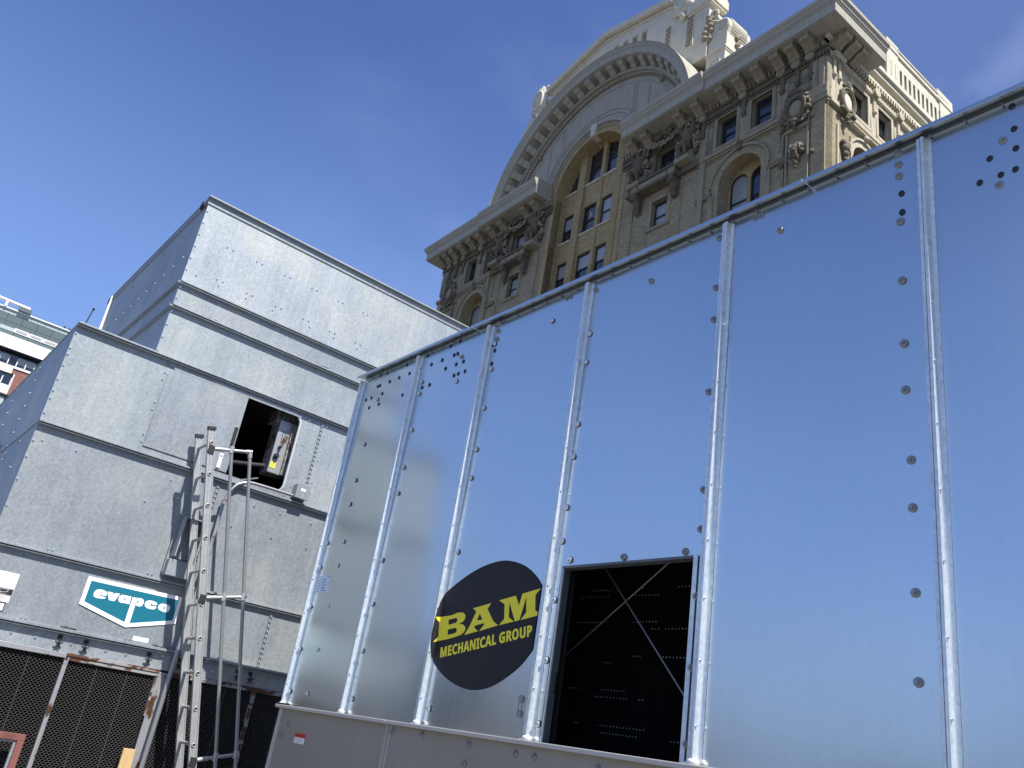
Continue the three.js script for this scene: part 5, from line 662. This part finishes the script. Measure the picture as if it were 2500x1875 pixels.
  P('parapet', extX(shape(nz([[-5.9, 42.15], [-5.9, 44.55], [-13.2, 44.55], [-13.2, 42.15]]), ss.map(nz)), 0.5, -0.35), mat.attic); P('slot_back', bx(-0.45, -0.36, 42.3, 44, -13, -7.2), mat.stoneDark);
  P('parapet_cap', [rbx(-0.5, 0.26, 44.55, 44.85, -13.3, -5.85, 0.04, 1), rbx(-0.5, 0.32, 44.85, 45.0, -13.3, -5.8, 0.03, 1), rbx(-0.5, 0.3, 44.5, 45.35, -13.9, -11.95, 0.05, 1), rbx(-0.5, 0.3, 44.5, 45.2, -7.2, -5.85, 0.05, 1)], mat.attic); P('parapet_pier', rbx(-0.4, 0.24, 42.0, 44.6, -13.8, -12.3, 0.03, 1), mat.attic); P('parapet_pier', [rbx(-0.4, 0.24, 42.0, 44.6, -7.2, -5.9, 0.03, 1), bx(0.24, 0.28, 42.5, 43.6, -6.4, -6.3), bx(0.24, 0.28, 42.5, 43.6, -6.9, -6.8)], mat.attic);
  P('core', [bx(XL + 0.1, -0.65, -22, 42, -15, -2.0), bx(XL, XL + 0.1, -22, 41.2, -15, 0), bx(-37, -23.5, 42, 42.1, -15, -0.3), bx(-15.2, -0.6, 42, 42.1, -15, -0.3), bx(-27, -9, 42.0, 50, -14, -2.0)], mat.stoneDark);
}

// ---------------------------------------------------------------- modern block far to the left
{
  const ob = thing('office_building', 'distant modern building with grey panels, white bands and red brick', 'building', [-138, -22, -9]);
  const X = -130, zl = 8, zr = -30, K = 130, y = (v) => v * K + 1.75;
  part('core', bx(-150, X - 0.4, -22, y(0.345), zr, zl), mat.panelGrey, ob);
  const panel = (n, y0, y1, w, m, z0 = zl, z1 = zr, d = 0.1) => { for (let z = z0; z > z1 + 0.01; z -= w) part(n, bx(X - 0.4, X + d, y0 + 0.02, y1 - 0.02, Math.max(z - w, z1) + 0.02, z - 0.02), m, ob); };
  panel('glass_panel', y(0.3448), y(0.3495), 1.85, mat.panelLight); part('roof_edge', bx(X - 0.4, X + 0.35, y(0.3495), y(0.3507), zr, zl), mat.capWhite, ob);
  panel('cladding_panel', y(0.3365), y(0.3448), 1.95, mat.panelGrey); panel('cladding_panel', y(0.3312), y(0.3365), 1.95, mat.panelGrey, zl, zr, 0.08);
  panel('glass_panel', y(0.3268), y(0.3312), 1.9, mat.panelLight); panel('cladding_panel', y(0.3205), y(0.3268), 1.9, mat.panelGrey);
  for (const z of [-9.05, -10.95, -12.85]) part('vent', [bx(X + 0.1, X + 0.2, y(0.3268), y(0.3316), z - 1.8, z), bx(X + 0.2, X + 0.22, y(0.3275), y(0.3309), z - 1.7, z - 0.1)], mat.capWhite, ob), part('louvre', bx(X + 0.2, X + 0.25, y(0.3279), y(0.3306), z - 1.62, z - 0.18), mat.washer, ob);
  for (const [a, b] of [[0.3165, 0.3205], [0.3125, 0.3165], [0.3065, 0.3125]]) panel('white_panel', y(a), y(b), 5.5, mat.capWhite, zl, zr, 1.0);
  part('soffit', bx(X - 0.3, X + 0.9, y(0.3058), y(0.3064), zr, zl), mat.dark, ob);
  const floor = (v0, v1, z1, wn, ph) => { for (let z = zl - ph; z > z1; z -= wn) { const b = rnd() > 0.2, w = part('window', bx(X - 0.2, X - 0.1, y(v0), y(v1), z - wn + 0.14, z), mat.glassDark, ob); if (b) part('blind', bx(X - 0.1, X - 0.08, mix(y(v0), y(v1), 0.24), mix(y(v0), y(v1), 0.80), z - wn + 0.16, z - 0.02), mat.panelLight, w); part('mullion', bx(X - 0.2, X + 0.15, y(v0), y(v1) - 0.5, z - 0.0, z + 0.13), mat.capWhite, ob); } };
  floor(0.2925, 0.3050, -15.5, 1.10, 0.28); floor(0.2712, 0.2826, -11.2, 1.12, 0.1);
  part('white_panel', bx(X - 0.4, X + 0.1, y(0.2835), y(0.2918), -10.75, zl), mat.capWhite, ob); part('white_panel', bx(X - 0.4, X + 0.1, y(0.2605), y(0.2705), -11.2, zl), mat.capWhite, ob); part('white_trim', bx(X - 0.4, X + 0.2, y(0.2895), y(0.2918), -16, -10.76), mat.capWhite, ob);
  part('brick_wall', [bx(X - 0.4, X + 0.05, y(0.2), y(0.2890), -22, -11.25), bx(X - 0.4, X + 0.04, y(0.2835), y(0.2890), -11.25, -10.76)], mat.brickRed, ob); part('soffit', bx(X - 0.4, X + 0.4, y(0.2585), y(0.2604), -11.5, zl), mat.dark, ob); part('white_post', bx(X - 0.2, X + 0.15, y(0.2605), y(0.2835), -11.24, -11.1), mat.capWhite, ob);
  panel('glass_panel', y(0.24), y(0.258), 2, mat.panelLight, zl, -11.2);
  // davit arm and cradle on the roof, small vents
  part('roof_davit', [rod([X + 0.3, y(0.3575), -5.4], [X + 0.3, y(0.3565), -9.8], 0.26, 8), bx(X - 0.2, X + 0.5, y(0.3505), y(0.357), -7.0, -6.7)], mat.capWhite, ob); part('roof_cradle', bx(X - 0.6, X + 0.7, y(0.3508), y(0.3552), -10.1, -8.5), mat.panelGrey, ob);
  part('roof_vent', [rod([X, y(0.3505), -14.7], [X, y(0.3535), -14.7], 0.16, 8), rod([X, y(0.3505), -15.4], [X, y(0.353), -15.4], 0.2, 8)], mat.dark, ob);
}

renderer.render(scene, camera);
